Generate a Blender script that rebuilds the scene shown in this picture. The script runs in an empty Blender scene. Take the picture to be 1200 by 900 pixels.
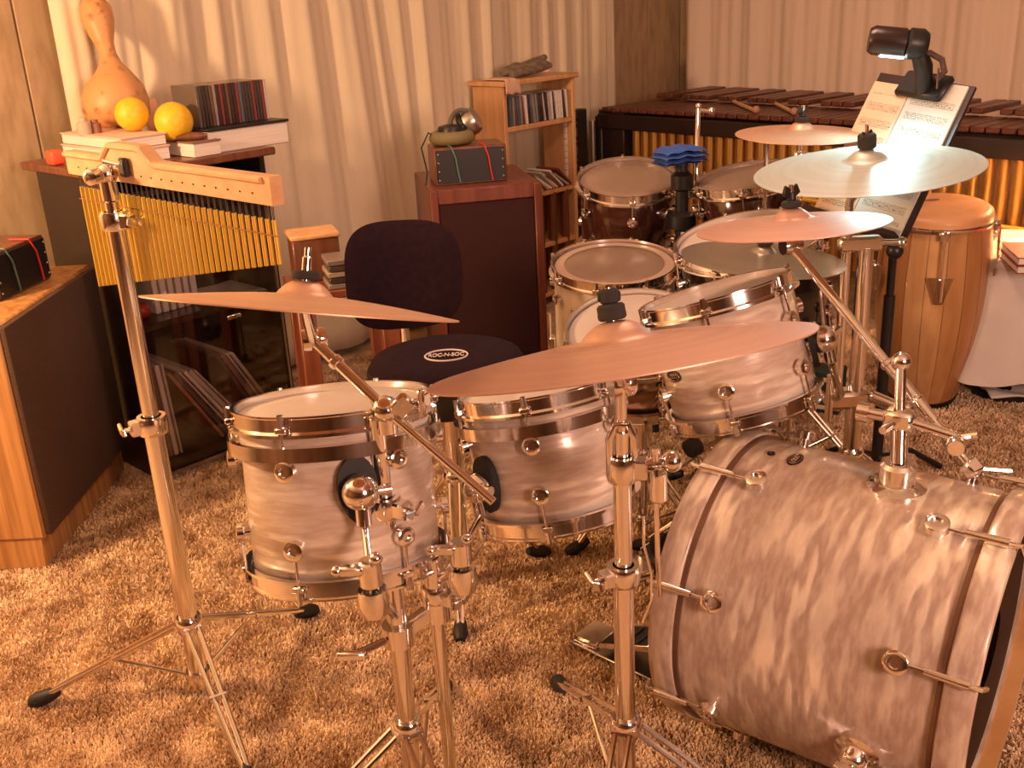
import bpy, bmesh, math, random
import numpy as np
from math import pi, sin, cos, radians as R_
random.seed(7); np.random.seed(7)
SC = bpy.context.scene; COL = SC.collection

# ------------------------------------------------------------------ camera
CAM_H, FPX, PITCH, ROLL = 1.39, 1213.0, R_(20.4), R_(3.0)
FW = np.array([0, cos(PITCH), -sin(PITCH)])
_r0 = np.array([1., 0, 0]); _u0 = np.array([0, sin(PITCH), cos(PITCH)])
RT = _r0*cos(ROLL) - _u0*sin(ROLL); UP = _r0*sin(ROLL) + _u0*cos(ROLL)
EYE = np.array([0, 0, CAM_H])
cd = bpy.data.cameras.new('camera'); cam = bpy.data.objects.new('camera', cd); COL.objects.link(cam)
cd.sensor_width = 36; cd.lens = 36*FPX/1200; cd.clip_start = .05
from mathutils import Matrix, Vector
m4 = Matrix.Identity(4)
for i in range(3):
    m4[i][0], m4[i][1], m4[i][2], m4[i][3] = RT[i], UP[i], -FW[i], EYE[i]
cam.matrix_world = m4
SC.camera = cam

# ------------------------------------------------------------------ light
SC.view_settings.view_transform = 'Standard'
SC.view_settings.look = 'None'
SC.view_settings.exposure = 0.2
SC.view_settings.gamma = 1.0
w = bpy.data.worlds.new('world'); SC.world = w; w.use_nodes = True
w.node_tree.nodes['Background'].inputs[0].default_value = (1, .62, .36, 1)
w.node_tree.nodes['Background'].inputs[1].default_value = .05
def lamp(name, kind, loc, power, color, size=.1, target=None, **kw):
    l = bpy.data.lights.new(name, kind); o = bpy.data.objects.new(name, l); COL.objects.link(o)
    o.location = loc; l.energy = power; l.color = color
    if kind == 'AREA': l.size = size
    else: l.shadow_soft_size = size
    if target is not None:
        o.rotation_euler = (Vector(target)-Vector(loc)).to_track_quat('-Z', 'Y').to_euler()
    for k, v in kw.items(): setattr(l, k, v)
    return o
WARM = (1, .60, .30)
lamp('floor_lamp_light', 'POINT', (-1.98, 1.80, 1.50), 142, (1, .60, .32), .10)
lamp('ceiling_lamp_light', 'AREA', (.55, 2.75, 2.36), 15, (1, .60, .46), .45, target=(.55, 2.75, 0))
lamp('camera_fill_light', 'AREA', (1.5, -.9, 1.65), 68, (1, .60, .46), .7, target=(.9, 3.2, .7))  # added fill from behind the camera, brightens upright surfaces

# ------------------------------------------------------------------ geometry helpers
def D(px, py, t):      # the point that lies t metres deep along the view
    return EYE + (FW + RT*((px-600)/FPX) + UP*((450-py)/FPX))*t
def ray(px, py): return FW + RT*((px-600)/FPX) + UP*((450-py)/FPX)
def Z(px, py, z):
    d = ray(px, py); return EYE + d*((z-CAM_H)/d[2])
def proj(p):
    d = np.asarray(p, float)-EYE; z = d@FW
    return np.array([600+FPX*(d@RT)/z, 450-FPX*(d@UP)/z])
WU = np.array([.695, .719, 0]); WN = np.array([-.719, .695, 0])     # along the back wall, into it
def on_plane(px, py, n, k):
    d = ray(px, py); return EYE + d*((k-EYE@n)/(d@n))
def uvz(u, v, z): return WU*u + WN*v + np.array([0, 0, z])
def zat(base, py):     # height on the upright line over base that shows at image row py
    lo, hi = -.5, 2.5
    for _ in range(40):
        mid = (lo+hi)/2
        if proj([base[0], base[1], mid])[1] > py: lo = mid
        else: hi = mid
    return lo
def unit(v): v = np.asarray(v, float); return v/np.linalg.norm(v)
def frame(n, ref=(1, 0, 0)):
    n = unit(n); ref = np.asarray(ref, float)
    if abs(n@unit(ref)) > .98: ref = np.array([0, 1., 0])
    a = unit(ref-n*(ref@n)); b = np.cross(n, a)
    return a, b, n
class MB:
    def __init__(s): s.v = []; s.f = []; s.uv = []
    def add(s, vs, fs, uvs=None):
        o = len(s.v); s.v += [tuple(map(float, p)) for p in vs]
        for i, f in enumerate(fs):
            s.f.append([k+o for k in f])
            s.uv.append(uvs[i] if uvs else [(vs[k][0]+vs[k][1]*.7, vs[k][2]+vs[k][1]*.3) for k in f])
        return s
    def box(s, c, size, ax=None, bev=0.0, seg=1):
        bm = bmesh.new(); bmesh.ops.create_cube(bm, size=1)
        for v in bm.verts: v.co = Vector((v.co.x*size[0], v.co.y*size[1], v.co.z*size[2]))
        if bev > 0: bmesh.ops.bevel(bm, geom=bm.edges[:], offset=min(bev, .45*min(size)), segments=seg, affect='EDGES', profile=.5)
        A = np.eye(3) if ax is None else np.array(ax, float)
        loc = [np.array(v.co) for v in bm.verts]; bm.verts.index_update()
        fs = [[v.index for v in f.verts] for f in bm.faces]
        uv = []
        for f in bm.faces:
            n = f.normal; k = max(range(3), key=lambda i: abs(n[i])); i, j = [(1, 2), (0, 2), (0, 1)][k]
            uv.append([(v.co[i], v.co[j]) for v in f.verts])
        bm.free()
        return s.add([np.asarray(c, float)+p[0]*A[0]+p[1]*A[1]+p[2]*A[2] for p in loc], fs, uv)
    def tube(s, pts, r, seg=12, caps=True, closed=False):
        P = [np.asarray(p, float) for p in pts]; n = len(P)
        rs = [r]*n if np.isscalar(r) else list(r)
        T = []
        for i in range(n):
            if closed: t = P[(i+1) % n]-P[i-1]
            else: t = P[min(i+1, n-1)]-P[max(i-1, 0)]
            T.append(unit(t))
        a = frame(T[0], (0.3, .2, 1))[0]; vs = []
        for i in range(n):
            a = unit(a-T[i]*(a@T[i])); b = np.cross(T[i], a)
            vs += [P[i]+rs[i]*(cos(2*pi*k/seg)*a+sin(2*pi*k/seg)*b) for k in range(seg)]
        fs = []; uvs = []; L = 0
        for i in range(n if closed else n-1):
            j = (i+1) % n; L2 = L+np.linalg.norm(P[j]-P[i])
            for k in range(seg):
                k2 = (k+1) % seg
                fs.append([i*seg+k, i*seg+k2, j*seg+k2, j*seg+k])
                u0, u1 = 2*pi*rs[i]*k/seg, 2*pi*rs[i]*(k+1)/seg
                uvs.append([(u0, L), (u1, L), (u1, L2), (u0, L2)])
            L = L2
        if caps and not closed:
            fs.append(list(range(seg))[::-1]); uvs.append([(0, 0)]*seg)
            fs.append([(n-1)*seg+k for k in range(seg)]); uvs.append([(0, 0)]*seg)
        return s.add(vs, fs, uvs)
    def lathe(s, c, n, prof, seg=48, loop=False, ref=(1, 0, 0), a0=0, a1=2*pi):
        a, b, n = frame(n, ref); c = np.asarray(c, float); m = len(prof); full = abs(a1-a0-2*pi) < 1e-6
        cols = seg if full else seg+1; vs = []; idx = {}
        for i, (r, z) in enumerate(prof):
            if r < 1e-6:
                idx[i] = [len(vs)]*(cols+1); vs.append(c+n*z)
            else:
                k0 = len(vs)
                for k in range(cols):
                    t = a0+(a1-a0)*k/seg; vs.append(c+n*z+r*(cos(t)*a+sin(t)*b))
                idx[i] = [k0+k for k in range(cols)]+[k0]
        Ls = [0]
        for i in range(1, m+1):
            p, q = prof[i-1], prof[i % m]; Ls.append(Ls[-1]+math.hypot(p[0]-q[0], p[1]-q[1]))
        rm = max(p[0] for p in prof); fs = []; uvs = []
        for i in range(m if loop else m-1):
            j = (i+1) % m
            for k in range(seg):
                q = [idx[i][k], idx[i][k+1], idx[j][k+1], idx[j][k]]
                u0, u1 = rm*(a0+(a1-a0)*k/seg), rm*(a0+(a1-a0)*(k+1)/seg)
                uq = [(u0, Ls[i]), (u1, Ls[i]), (u1, Ls[i+1]), (u0, Ls[i+1])]
                seen = []; uu = []
                for x, y in zip(q, uq):
                    if x not in seen: seen.append(x); uu.append(y)
                if len(seen) > 2: fs.append(seen); uvs.append(uu)
        return s.add(vs, fs, uvs)
    def ball(s, c, r, seg=20, rings=10, n=(0, 0, 1), squash=1.0):
        return s.lathe(c, n, [(r*sin(pi*i/rings) if 0 < i < rings else 0, -r*squash*cos(pi*i/rings)) for i in range(rings+1)], seg)
    def cyl(s, p, q, r, seg=16, bev=0.0):
        p = np.asarray(p, float); q = np.asarray(q, float); L = np.linalg.norm(q-p)
        if L < 1e-6: return s
        if bev <= 0: pr = [(0, 0), (r, 0), (r, L), (0, L)]
        else: pr = [(0, 0), (r-bev, 0), (r, bev), (r, L-bev), (r-bev, L), (0, L)]
        return s.lathe(p, q-p, pr, seg)
    def prism(s, pts2, o, ax, ay, th):      # outline in (ax, ay) thickened along ax x ay
        ax = unit(ax); ay = unit(ay); n = np.cross(ax, ay); o = np.asarray(o, float); k = len(pts2)
        vs = [o+x*ax+y*ay for x, y in pts2]+[o+x*ax+y*ay+n*th for x, y in pts2]
        fs = [list(range(k))[::-1], [k+i for i in range(k)]]+[[i, (i+1) % k, k+(i+1) % k, k+i] for i in range(k)]
        uv = [[pts2[i] for i in range(k)][::-1], list(pts2)]+[[pts2[i], pts2[(i+1) % k], pts2[(i+1) % k], pts2[i]] for i in range(k)]
        return s.add(vs, fs, uv)
    def grid(s, fn, nu, nv, uvfn=None):
        vs = [fn(i/nu, j/nv) for j in range(nv+1) for i in range(nu+1)]
        W = nu+1; fs = []; uvs = []
        for j in range(nv):
            for i in range(nu):
                fs.append([j*W+i, j*W+i+1, (j+1)*W+i+1, (j+1)*W+i])
                uvs.append([(i/nu, j/nv), ((i+1)/nu, j/nv), ((i+1)/nu, (j+1)/nv), (i/nu, (j+1)/nv)])
        return s.add(vs, fs, uvs)
    def build(s, name, mat, parent=None, angle=38, label=None, kind=None):
        me = bpy.data.meshes.new(name)
        off = np.zeros(3)
        p = parent
        while p is not None: off = off+np.array(p.location); p = p.parent
        me.from_pydata([tuple(np.array(v)-off) for v in s.v], [], s.f)
        ul = me.uv_layers.new(name='UVMap')
        ul.data.foreach_set('uv', [c for f in s.uv for uv in f for c in uv])
        bm = bmesh.new(); bm.from_mesh(me); bmesh.ops.recalc_face_normals(bm, faces=bm.faces[:]); bm.to_mesh(me); bm.free()
        me.polygons.foreach_set('use_smooth', [True]*len(me.polygons))
        me.set_sharp_from_angle(angle=R_(angle))
        if mat is not None: me.materials.append(mat)
        o = bpy.data.objects.new(name, me); COL.objects.link(o)
        if parent is not None: o.parent = parent
        if label: o['label'] = label
        if kind: o['kind'] = kind
        return o
def tag(o, label, cat, group=None):
    o['label'] = label; o['category'] = cat
    if group: o['group'] = group
    return o
def thing(name, label, cat, loc, group=None):
    o = bpy.data.objects.new(name, None); COL.objects.link(o); o.location = tuple(map(float, loc)); o.empty_display_size = .05
    return tag(o, label, cat, group)
ORD = 'first second third fourth fifth sixth seventh eighth ninth tenth eleventh twelfth thirteenth fourteenth fifteenth sixteenth seventeenth eighteenth nineteenth twentieth twenty-first twenty-second twenty-third twenty-fourth twenty-fifth twenty-sixth'.split()
def copy_tree(o, parent=None):
    c = o.copy(); COL.objects.link(c)
    if parent is not None: c.parent = parent
    for ch in list(o.children): copy_tree(ch, c)
    return c

# ------------------------------------------------------------------ materials
def mat(name, col, rough=.5, metal=0, col2=None, scale=(20, 20, 20), detail=4, lo=.4, hi=.62, bump=0, bscale=None, coords='Object', coat=0, spec=.5, trans=0, bdist=.003, sheen=0):
    m = bpy.data.materials.new(name); m.use_nodes = True; nt = m.node_tree; N = nt.nodes; L = nt.links
    b = N['Principled BSDF']; b.inputs['Base Color'].default_value = (*col, 1)
    b.inputs['Roughness'].default_value = rough; b.inputs['Metallic'].default_value = metal
    b.inputs['Coat Weight'].default_value = coat; b.inputs['Specular IOR Level'].default_value = spec
    b.inputs['Coat Roughness'].default_value = .08
    b.inputs['Transmission Weight'].default_value = trans
    if sheen: b.inputs['Sheen Weight'].default_value = sheen
    tc = N.new('ShaderNodeTexCoord')
    if col2 is not None:
        mp = N.new('ShaderNodeMapping'); mp.inputs['Scale'].default_value = scale
        nz = N.new('ShaderNodeTexNoise'); nz.inputs['Scale'].default_value = 1; nz.inputs['Detail'].default_value = detail
        rp = N.new('ShaderNodeValToRGB'); rp.color_ramp.elements[0].position = lo; rp.color_ramp.elements[1].position = hi
        rp.color_ramp.elements[0].color = (*col, 1); rp.color_ramp.elements[1].color = (*col2, 1)
        L.new(tc.outputs[coords], mp.inputs[0]); L.new(mp.outputs[0], nz.inputs[0]); L.new(nz.outputs[0], rp.inputs[0]); L.new(rp.outputs[0], b.inputs['Base Color'])
    if bump:
        mp2 = N.new('ShaderNodeMapping'); mp2.inputs['Scale'].default_value = bscale or scale
        n2 = N.new('ShaderNodeTexNoise'); n2.inputs['Scale'].default_value = 1; n2.inputs['Detail'].default_value = 5
        bp = N.new('ShaderNodeBump'); bp.inputs['Strength'].default_value = bump; bp.inputs['Distance'].default_value = bdist
        L.new(tc.outputs[coords], mp2.inputs[0]); L.new(mp2.outputs[0], n2.inputs[0]); L.new(n2.outputs[0], bp.inputs['Height']); L.new(bp.outputs[0], b.inputs['Normal'])
    return m
def mat_pearl(name, base=(.60, .46, .38), lite=(.95, .86, .73), us=9, vs=46):
    m = mat(name, base, rough=.3, metal=.0, coat=.5)
    nt = m.node_tree; N = nt.nodes; L = nt.links; b = N['Principled BSDF']
    tc = [n for n in N if n.type == 'TEX_COORD'][0]
    def nz(su, sv, det, dis=0):
        mp = N.new('ShaderNodeMapping'); mp.inputs['Scale'].default_value = (su, sv, 1); n = N.new('ShaderNodeTexNoise'); n.inputs['Scale'].default_value = 1
        n.inputs['Detail'].default_value = det; n.inputs['Distortion'].default_value = dis; L.new(tc.outputs['UV'], mp.inputs[0]); L.new(mp.outputs[0], n.inputs[0]); return n.outputs[0]
    def rng(x, a0, a1, b0, b1):
        r = N.new('ShaderNodeMapRange'); r.interpolation_type = 'SMOOTHSTEP'
        for i_, v in enumerate((a0, a1, b0, b1)): r.inputs[i_+1].default_value = v
        L.new(x, r.inputs[0]); return r.outputs[0]
    streak = rng(nz(us, vs, 1.5, 0), .46, .62, 0, 1); patch = rng(nz(us*.30, vs*.20, 2), .38, .62, .16, 1); fine = rng(nz(us*3.5, vs*2.6, 3), .35, .7, 0, 1)
    mu = N.new('ShaderNodeMath'); mu.operation = 'MULTIPLY'; L.new(streak, mu.inputs[0]); L.new(patch, mu.inputs[1])
    ad = N.new('ShaderNodeMath'); ad.operation = 'MULTIPLY_ADD'; L.new(fine, ad.inputs[0]); ad.inputs[1].default_value = .20; L.new(mu.outputs[0], ad.inputs[2]); ad.use_clamp = True
    mx = N.new('ShaderNodeMixRGB'); mx.inputs[1].default_value = (*base, 1); mx.inputs[2].default_value = (*lite, 1); L.new(ad.outputs[0], mx.inputs[0]); L.new(mx.outputs[0], b.inputs['Base Color'])
    L.new(rng(ad.outputs[0], .1, .9, .03, .4), b.inputs['Metallic'])
    bp = N.new('ShaderNodeBump'); bp.inputs['Strength'].default_value = .22; bp.inputs['Distance'].default_value = .004
    L.new(ad.outputs[0], bp.inputs['Height']); L.new(bp.outputs[0], b.inputs['Normal'])
    return m
def mat_cymbal(name, col, rough=.33, metal=.9):
    m = mat(name, col, rough=rough, metal=metal); nt = m.node_tree; N = nt.nodes; L = nt.links; b = N['Principled BSDF']
    tc = [n for n in N if n.type == 'TEX_COORD'][0]
    mp = N.new('ShaderNodeMapping'); mp.inputs['Scale'].default_value = (.5, 420, 1)
    nz = N.new('ShaderNodeTexNoise'); nz.inputs['Scale'].default_value = 1; nz.inputs['Detail'].default_value = 2
    L.new(tc.outputs['UV'], mp.inputs[0]); L.new(mp.outputs[0], nz.inputs[0])
    bp = N.new('ShaderNodeBump'); bp.inputs['Strength'].default_value = .22; bp.inputs['Distance'].default_value = .002
    L.new(nz.outputs[0], bp.inputs['Height']); L.new(bp.outputs[0], b.inputs['Normal'])
    rp = N.new('ShaderNodeValToRGB'); rp.color_ramp.elements[0].color = (*[c*.86 for c in col], 1); rp.color_ramp.elements[1].color = (*col, 1)
    rp.color_ramp.elements[0].position = .3; rp.color_ramp.elements[1].position = .6
    mp2 = N.new('ShaderNodeMapping'); mp2.inputs['Scale'].default_value = (.8, 45, 1); n2 = N.new('ShaderNodeTexNoise'); n2.inputs['Scale'].default_value = 1
    L.new(tc.outputs['UV'], mp2.inputs[0]); L.new(mp2.outputs[0], n2.inputs[0]); L.new(n2.outputs[0], rp.inputs[0]); L.new(rp.outputs[0], b.inputs['Base Color'])
    return m
def mat_wood(name, c1, c2, axis='Z', freq=60, stretch=3, rough=.45, coords='Object', coat=.1):
    sc = {'X': (stretch, freq, freq), 'Y': (freq, stretch, freq), 'Z': (freq, freq, stretch)}[axis]
    return mat(name, c1, rough=rough, col2=c2, scale=sc, detail=6, lo=.36, hi=.66, bump=.12, coords=coords, coat=coat, bdist=.001)
CHROME = mat('chrome', (.90, .86, .83), rough=.12, metal=1)
CHROME2 = mat('brushed_steel', (.55, .51, .47), rough=.3, metal=1)
PEARL = mat_pearl('white_oyster_pearl', us=7, vs=42, base=(.52, .39, .31), lite=(1, .92, .80))
PEARL_BD = mat_pearl('white_oyster_pearl_large', us=9, vs=36, base=(.43, .31, .24), lite=(1, .90, .74))
RUBBER = mat('black_rubber', (.012, .011, .011), rough=.6)
BLACK = mat('black_satin', (.014, .012, .012), rough=.4)
FELT = mat('dark_felt', (.03, .025, .024), rough=.95)
HEAD = mat('coated_head', (.58, .51, .46), rough=.45, col2=(.53, .46, .41), scale=(9, 9, 9), lo=.3, hi=.7)
HEADCLEAR = mat('hazy_clear_head', (.24, .17, .12), rough=.35, col2=(.28, .20, .15), scale=(6, 6, 6))
HEADRING = mat('clear_head_ring', (.46, .33, .26), rough=.35)
BRONZE = mat_cymbal('bronze', (.70, .43, .28), rough=.45, metal=.55)
BRONZE_PINK = mat_cymbal('rosy_bronze', (.66, .41, .31), rough=.45, metal=.5)
BRONZE_COOL_LIT = mat_cymbal('cool_lit_bronze', (.60, .65, .57), rough=.46, metal=.5)  # cool cast of the clip lamp's light put into the bronze colour
BRASS = mat('brass', (.95, .66, .13), rough=.3, metal=.7)
DKWOOD = mat_wood('rosewood', (.085, .025, .016), (.15, .045, .026), 'X', 50, 5, .4)
OAK = mat_wood('oak', (.36, .17, .055), (.60, .31, .11), 'Z', 55, 2.5, .45)
PINE = mat_wood('pine', (.62, .33, .14), (.74, .44, .21), 'Z', 34, 2, .5)
WALNUT = mat_wood('walnut', (.13, .045, .022), (.21, .08, .04), 'Z', 45, 3, .4)
PAPER = mat('paper', (.86, .82, .74), rough=.8, col2=(.78, .73, .65), scale=(30, 30, 200))
# ------------------------------------------------------------------ the room
def vnoise(X, Y, cell, seed):
    rs = np.random.RandomState(seed); g = rs.rand(1024, 1024)
    x = X/cell+500; y = Y/cell+500; xi = np.floor(x).astype(int); yi = np.floor(y).astype(int)
    fx = x-xi; fy = y-yi; fx = fx*fx*(3-2*fx); fy = fy*fy*(3-2*fy); xi %= 1023; yi %= 1023
    return g[yi, xi]*(1-fx)*(1-fy)+g[yi, xi+1]*fx*(1-fy)+g[yi+1, xi]*(1-fx)*fy+g[yi+1, xi+1]*fx*fy-.5
CARPET = mat('shag_carpet', (.33, .18, .078), rough=.95, col2=(.72, .47, .235), scale=(16, 16, 16), detail=10, lo=.30, hi=.64, bump=.9, bscale=(170, 170, 170), bdist=.012, sheen=.3)
def make_floor():
    x0, x1, y0, y1, st = -3.4, 4.6, -2.6, 7.4, .0145
    xs = np.concatenate([np.arange(x0, -1.9, .05), np.arange(-1.9, 2.4, st), np.arange(2.4, x1, .05)])
    ys = np.concatenate([np.arange(y0, 1.0, .05), np.arange(1.0, 4.6, st), np.arange(4.6, y1, .05)])
    X, Y = np.meshgrid(xs, ys)
    wx = X+.06*vnoise(X, Y, .09, 9); wy = Y+.06*vnoise(X, Y, .09, 10)
    ridge = np.abs(vnoise(wx, wy, .10, 1))*2; h = .020*np.minimum(ridge*2.2, 1)-.014+.018*vnoise(wx, wy, .05, 2)+.012*vnoise(X, Y, .024, 3)+.008*vnoise(X, Y, .0145, 4)
    V = np.stack([X, Y, h*.45-.012], -1).reshape(-1, 3); nx = len(xs); ny = len(ys)
    I = (np.arange(ny-1)[:, None]*nx+np.arange(nx-1)[None, :]).reshape(-1)
    F = np.stack([I, I+1, I+nx+1, I+nx], -1)
    me = bpy.data.meshes.new('floor'); me.vertices.add(len(V)); me.vertices.foreach_set('co', V.astype(np.float32).ravel())
    me.loops.add(F.size); me.loops.foreach_set('vertex_index', F.astype(np.int32).ravel())
    me.polygons.add(len(F)); me.polygons.foreach_set('loop_start', np.arange(0, F.size, 4, dtype=np.int32))
    me.update(calc_edges=True); me.polygons.foreach_set('use_smooth', [True]*len(F)); me.materials.append(CARPET)
    o = bpy.data.objects.new('floor', me); COL.objects.link(o); o['kind'] = 'structure'; o['label'] = 'mottled gold and brown shag carpet'
make_floor()
def make_pile(n=640000):
    rs = np.random.RandomState(5); m = int(n*1.0)
    y = 1.05+3.1*rs.rand(m)**1.25; x = (rs.rand(m)-.44)*(.55+1.02*y)*1.28+.02*y
    ok = (-.719*x+.695*y < 3.36) & (.695*x+.719*y < 5.1); x = x[ok]; y = y[ok]; m = len(x)
    k = 6.28*(vnoise(x, y, .13, 21)+vnoise(x, y, .045, 22)*.6)*1.5+rs.rand(m)*4.6
    lean = .35+.45*rs.rand(m); L_ = (.0115+.005*rs.rand(m))*(1+.55*vnoise(x, y, .085, 23)+.4*vnoise(x, y, .03, 24)); w_ = (.0014+.0011*rs.rand(m))*(.7+.28*y)
    dx, dy = np.cos(k)*lean, np.sin(k)*lean; a = rs.rand(m)*6.28; sx, sy = np.cos(a)*w_, np.sin(a)*w_
    b0 = np.stack([x-sx, y-sy, np.full(m, -.012)], -1); b1 = np.stack([x+sx, y+sy, np.full(m, -.012)], -1)
    t1 = np.stack([x+dx*L_+sx*.7, y+dy*L_+sy*.7, -.010+L_], -1); t0 = np.stack([x+dx*L_-sx*.7, y+dy*L_-sy*.7, -.010+L_*1.04], -1)
    V = np.stack([b0, b1, t1, t0], 1).reshape(-1, 3); F = np.arange(4*m)
    me = bpy.data.meshes.new('carpet_pile'); me.vertices.add(len(V)); me.vertices.foreach_set('co', V.astype(np.float32).ravel())
    me.loops.add(len(F)); me.loops.foreach_set('vertex_index', F.astype(np.int32)); me.polygons.add(m); me.polygons.foreach_set('loop_start', np.arange(0, 4*m, 4, dtype=np.int32))
    me.update(calc_edges=True); me.materials.append(PILE)
    o = bpy.data.objects.new('carpet_pile', me); COL.objects.link(o); o['kind'] = 'stuff'; tag(o, 'mottled gold and brown shag pile of the carpet', 'carpet')
PILE = mat('shag_pile', (.54, .34, .175), rough=.9, col2=(.97, .76, .50), scale=(10, 10, 10), detail=10, lo=.33, hi=.66)
make_pile()
WALLM = mat('panelled_wall', (.45, .32, .185), rough=.6, col2=(.33, .225, .12), scale=(26, 26, 7), detail=7, lo=.45, hi=.72, bump=.1)
PLAIN = mat_wood('unseen_dark_wall', (.10, .045, .022), (.22, .11, .055), 'Z', 9, 1, .5)  # dark tone invented for unseen walls, gives the chrome dark reflections
VB, UC, VN, UL = 3.55, 5.2, -2.9, -2.4     # back wall, corner, near wall, left wall (room axes)
AX = (WU, WN, (0, 0, 1))
def slab(name, u0, u1, v0, v1, z0, z1, m):
    o = MB().box(uvz((u0+u1)/2, (v0+v1)/2, (z0+z1)/2), (u1-u0, v1-v0, z1-z0), AX).build(name, m); o['kind'] = 'structure'; return o
wb = slab('wall_back', UL, UC+.1, VB+.012, VB+.12, -.05, 2.42, WALLM)
u = UC; pans = []
while u > UL:
    u2 = max(u-.31, UL)
    pans.append(MB().box(uvz((u+u2)/2, VB+.006, 1.2), (u-u2-.006, .012, 2.4), AX, .003).build('panel', WALLM, wb)); u = u2
slab('wall_right', UC, UC+.1, VN, VB, -.05, 2.42, WALLM)
slab('wall_left', UL-.1, UL, VN, VB+.1, -.05, 2.42, PLAIN)
slab('wall_near', UL, UC, VN-.1, VN, -.05, 2.42, PLAIN)
slab('ceiling', UL-.1, UC+.1, VN-.1, VB+.1, 2.42, 2.5, mat('ceiling_white', (.72, .66, .58), rough=.9))

# curtains: pleated cloth hung in panels
CURT = mat('cream_curtain', (.78, .68, .50), rough=.9, col2=(.74, .63, .46), scale=(260, 260, 2), lo=.3, hi=.7, sheen=.2)
CURT2 = mat('rosy_curtain', (.82, .67, .55), rough=.9, col2=(.78, .63, .51), scale=(260, 260, 2), lo=.3, hi=.7, sheen=.2)
def curtain(name, base, tdir, ndir, width, top, label, m, seed, amp=.04, lam=.13, flare=.0):
    rs = np.random.RandomState(seed); xs = [0.]; ks = []
    while xs[-1] < width: xs.append(xs[-1]+lam*rs.uniform(.55, 1.55)); ks.append(rs.uniform(.45, 1.15))
    xs = np.array(xs); ph = rs.rand(8)*6
    nu, nv = int(width/.011), 26
    def off(x, zt):
        i = min(np.searchsorted(xs, x, side='right')-1, len(ks)-1); f = (x-xs[i])/(xs[i+1]-xs[i]); k = ks[i]*(.75+.35*sin(ph[0]+i*1.7+zt*2))
        y = amp*k*(1-abs(2*f-1)**1.6)
        return y+.006*sin(41*x+ph[1]+zt*3)+.004*sin(97*x+ph[2]-zt*2)
    def fn(a, b):
        x = a*width; xx = x+flare*(1-b)*sin(pi*min(1, x/width))*.5*sin(3*x+ph[3])
        p = base+tdir*xx-ndir*(off(x, b)); return [p[0], p[1], .02+(top-.02)*b]
    o = MB().grid(fn, nu, nv).build(name, m, angle=180)
    so = o.modifiers.new('thickness', 'SOLIDIFY'); so.thickness = .002
    return tag(o, label, 'curtain')
uA, uB, uCc = 1.56, 3.545, 4.47
def cu(u, v): return WU*u+WN*v
curtain('curtain', cu(uA, 3.47), WU, WN, uB-uA, 2.3, 'cream pleated curtain behind the shelf with the gourd and CDs', CURT, 3, lam=.16, amp=.055, flare=.3)
curtain('curtain', cu(uB+.012, 3.49), WU, WN, uCc-uB, 2.3, 'narrow cream curtain panel behind the small pine bookcase', CURT, 8, lam=.13, amp=.04)
curtain('curtain', cu(UC-.06, 3.47), -WN, WU, 3.4, 2.3, 'rosy cream curtain behind the marimba on the right hand wall', CURT2, 12, lam=.24, amp=.06)
def rail(name, p, q, label):
    t = thing(name, label, 'rail', (p+q)/2)
    MB().cyl(p, q, .012, 12).build('rod', CHROME2, t)
    for s in (.05, .5, .95):
        c = p+(q-p)*s; n = WN if abs((q-p)@WN) < abs((q-p)@WU) else WU
        MB().cyl(c, c+n*.09, .008, 8).build('bracket', CHROME2, t)
rail('curtain_rail', cu(uA-.05, 3.455)+[0, 0, 2.31], cu(uCc+.05, 3.455)+[0, 0, 2.31], 'metal rail above the cream curtains')
rail('curtain_rail', cu(UC-.09, 3.5)+[0, 0, 2.31], cu(UC-.09, .02)+[0, 0, 2.31], 'metal rail above the rosy curtain')
# the lamps that light the room from outside the picture
SHADE = mat('lamp_shade', (.85, .68, .42), rough=.8)

# ------------------------------------------------------------------ left loudspeaker
def V3(*a): return np.array(a, float)
GRILLE = mat('brown_grille_cloth', (.085, .045, .025), rough=.95, col2=(.065, .033, .018), scale=(300, 300, 300), bump=.4, bdist=.001)
sp = thing('loudspeaker', 'oak floor speaker with brown grille cloth at the left edge', 'speaker', (-1.48, 2.77, 0))
H1 = .69
MB().box((-1.49, 2.81, .045), (.40, .635, .09), None, .003).build('plinth', OAK, sp)
MB().box((-1.485, 2.81, .09+(H1-.09)/2), (.42, .646, H1-.09), None, .006).build('body', OAK, sp)
MB().box((-1.268, 2.81, .09+(H1-.09)/2), (.018, .63, H1-.105), None, .006, 2).build('grille', GRILLE, sp)
def wired_box(c, ax, label, seed):
    t = thing('wired_box', label, 'box', c); X, Y, Zz = [np.array(a, float) for a in ax]; c = np.array(c, float)
    up = np.array([0, 0, 1.])
    MB().box(c+up*.065, (.26, .17, .13), ax, .004).build('case', WALNUT, t)
    f = c-Y*.088+up*.065
    MB().box(f, (.245, .008, .115), ax, .002).build('front_panel', BLACK, t)
    for (dx, col, nm) in ((-.055, (.10, .22, .18), 'teal_wire'), (.062, (.62, .03, .03), 'red_wire')):
        pts = [f+X*(dx-.02)+up*.07+Y*.05, f+X*(dx-.012)+up*.068-Y*.004, f+X*dx+up*.03-Y*.012, f+X*(dx+.006)-up*.02-Y*.012, f+X*(dx+.012)-up*.055-Y*.01]
        MB().tube(pts, .0028, 6).build('wire', mat(nm, col, .5), t, label=nm.replace('_', ' '))
    for k in range(8):
        for s in (-1, 1):
            pass
    scr = MB()
    for s in (-1, 1):
        for q in (-.045, -.015, .015, .045): scr.ball(f+X*s*.115+up*q-Y*.003, .0035, 8, 6)
    scr.build('screws', CHROME2, t)
    return t
wired_box((-1.435, 2.86, H1), ((.15, .99, 0), (-.99, .15, 0), (0, 0, 1)), 'dark box with red wire on top of the oak floor speaker', 1)

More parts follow.
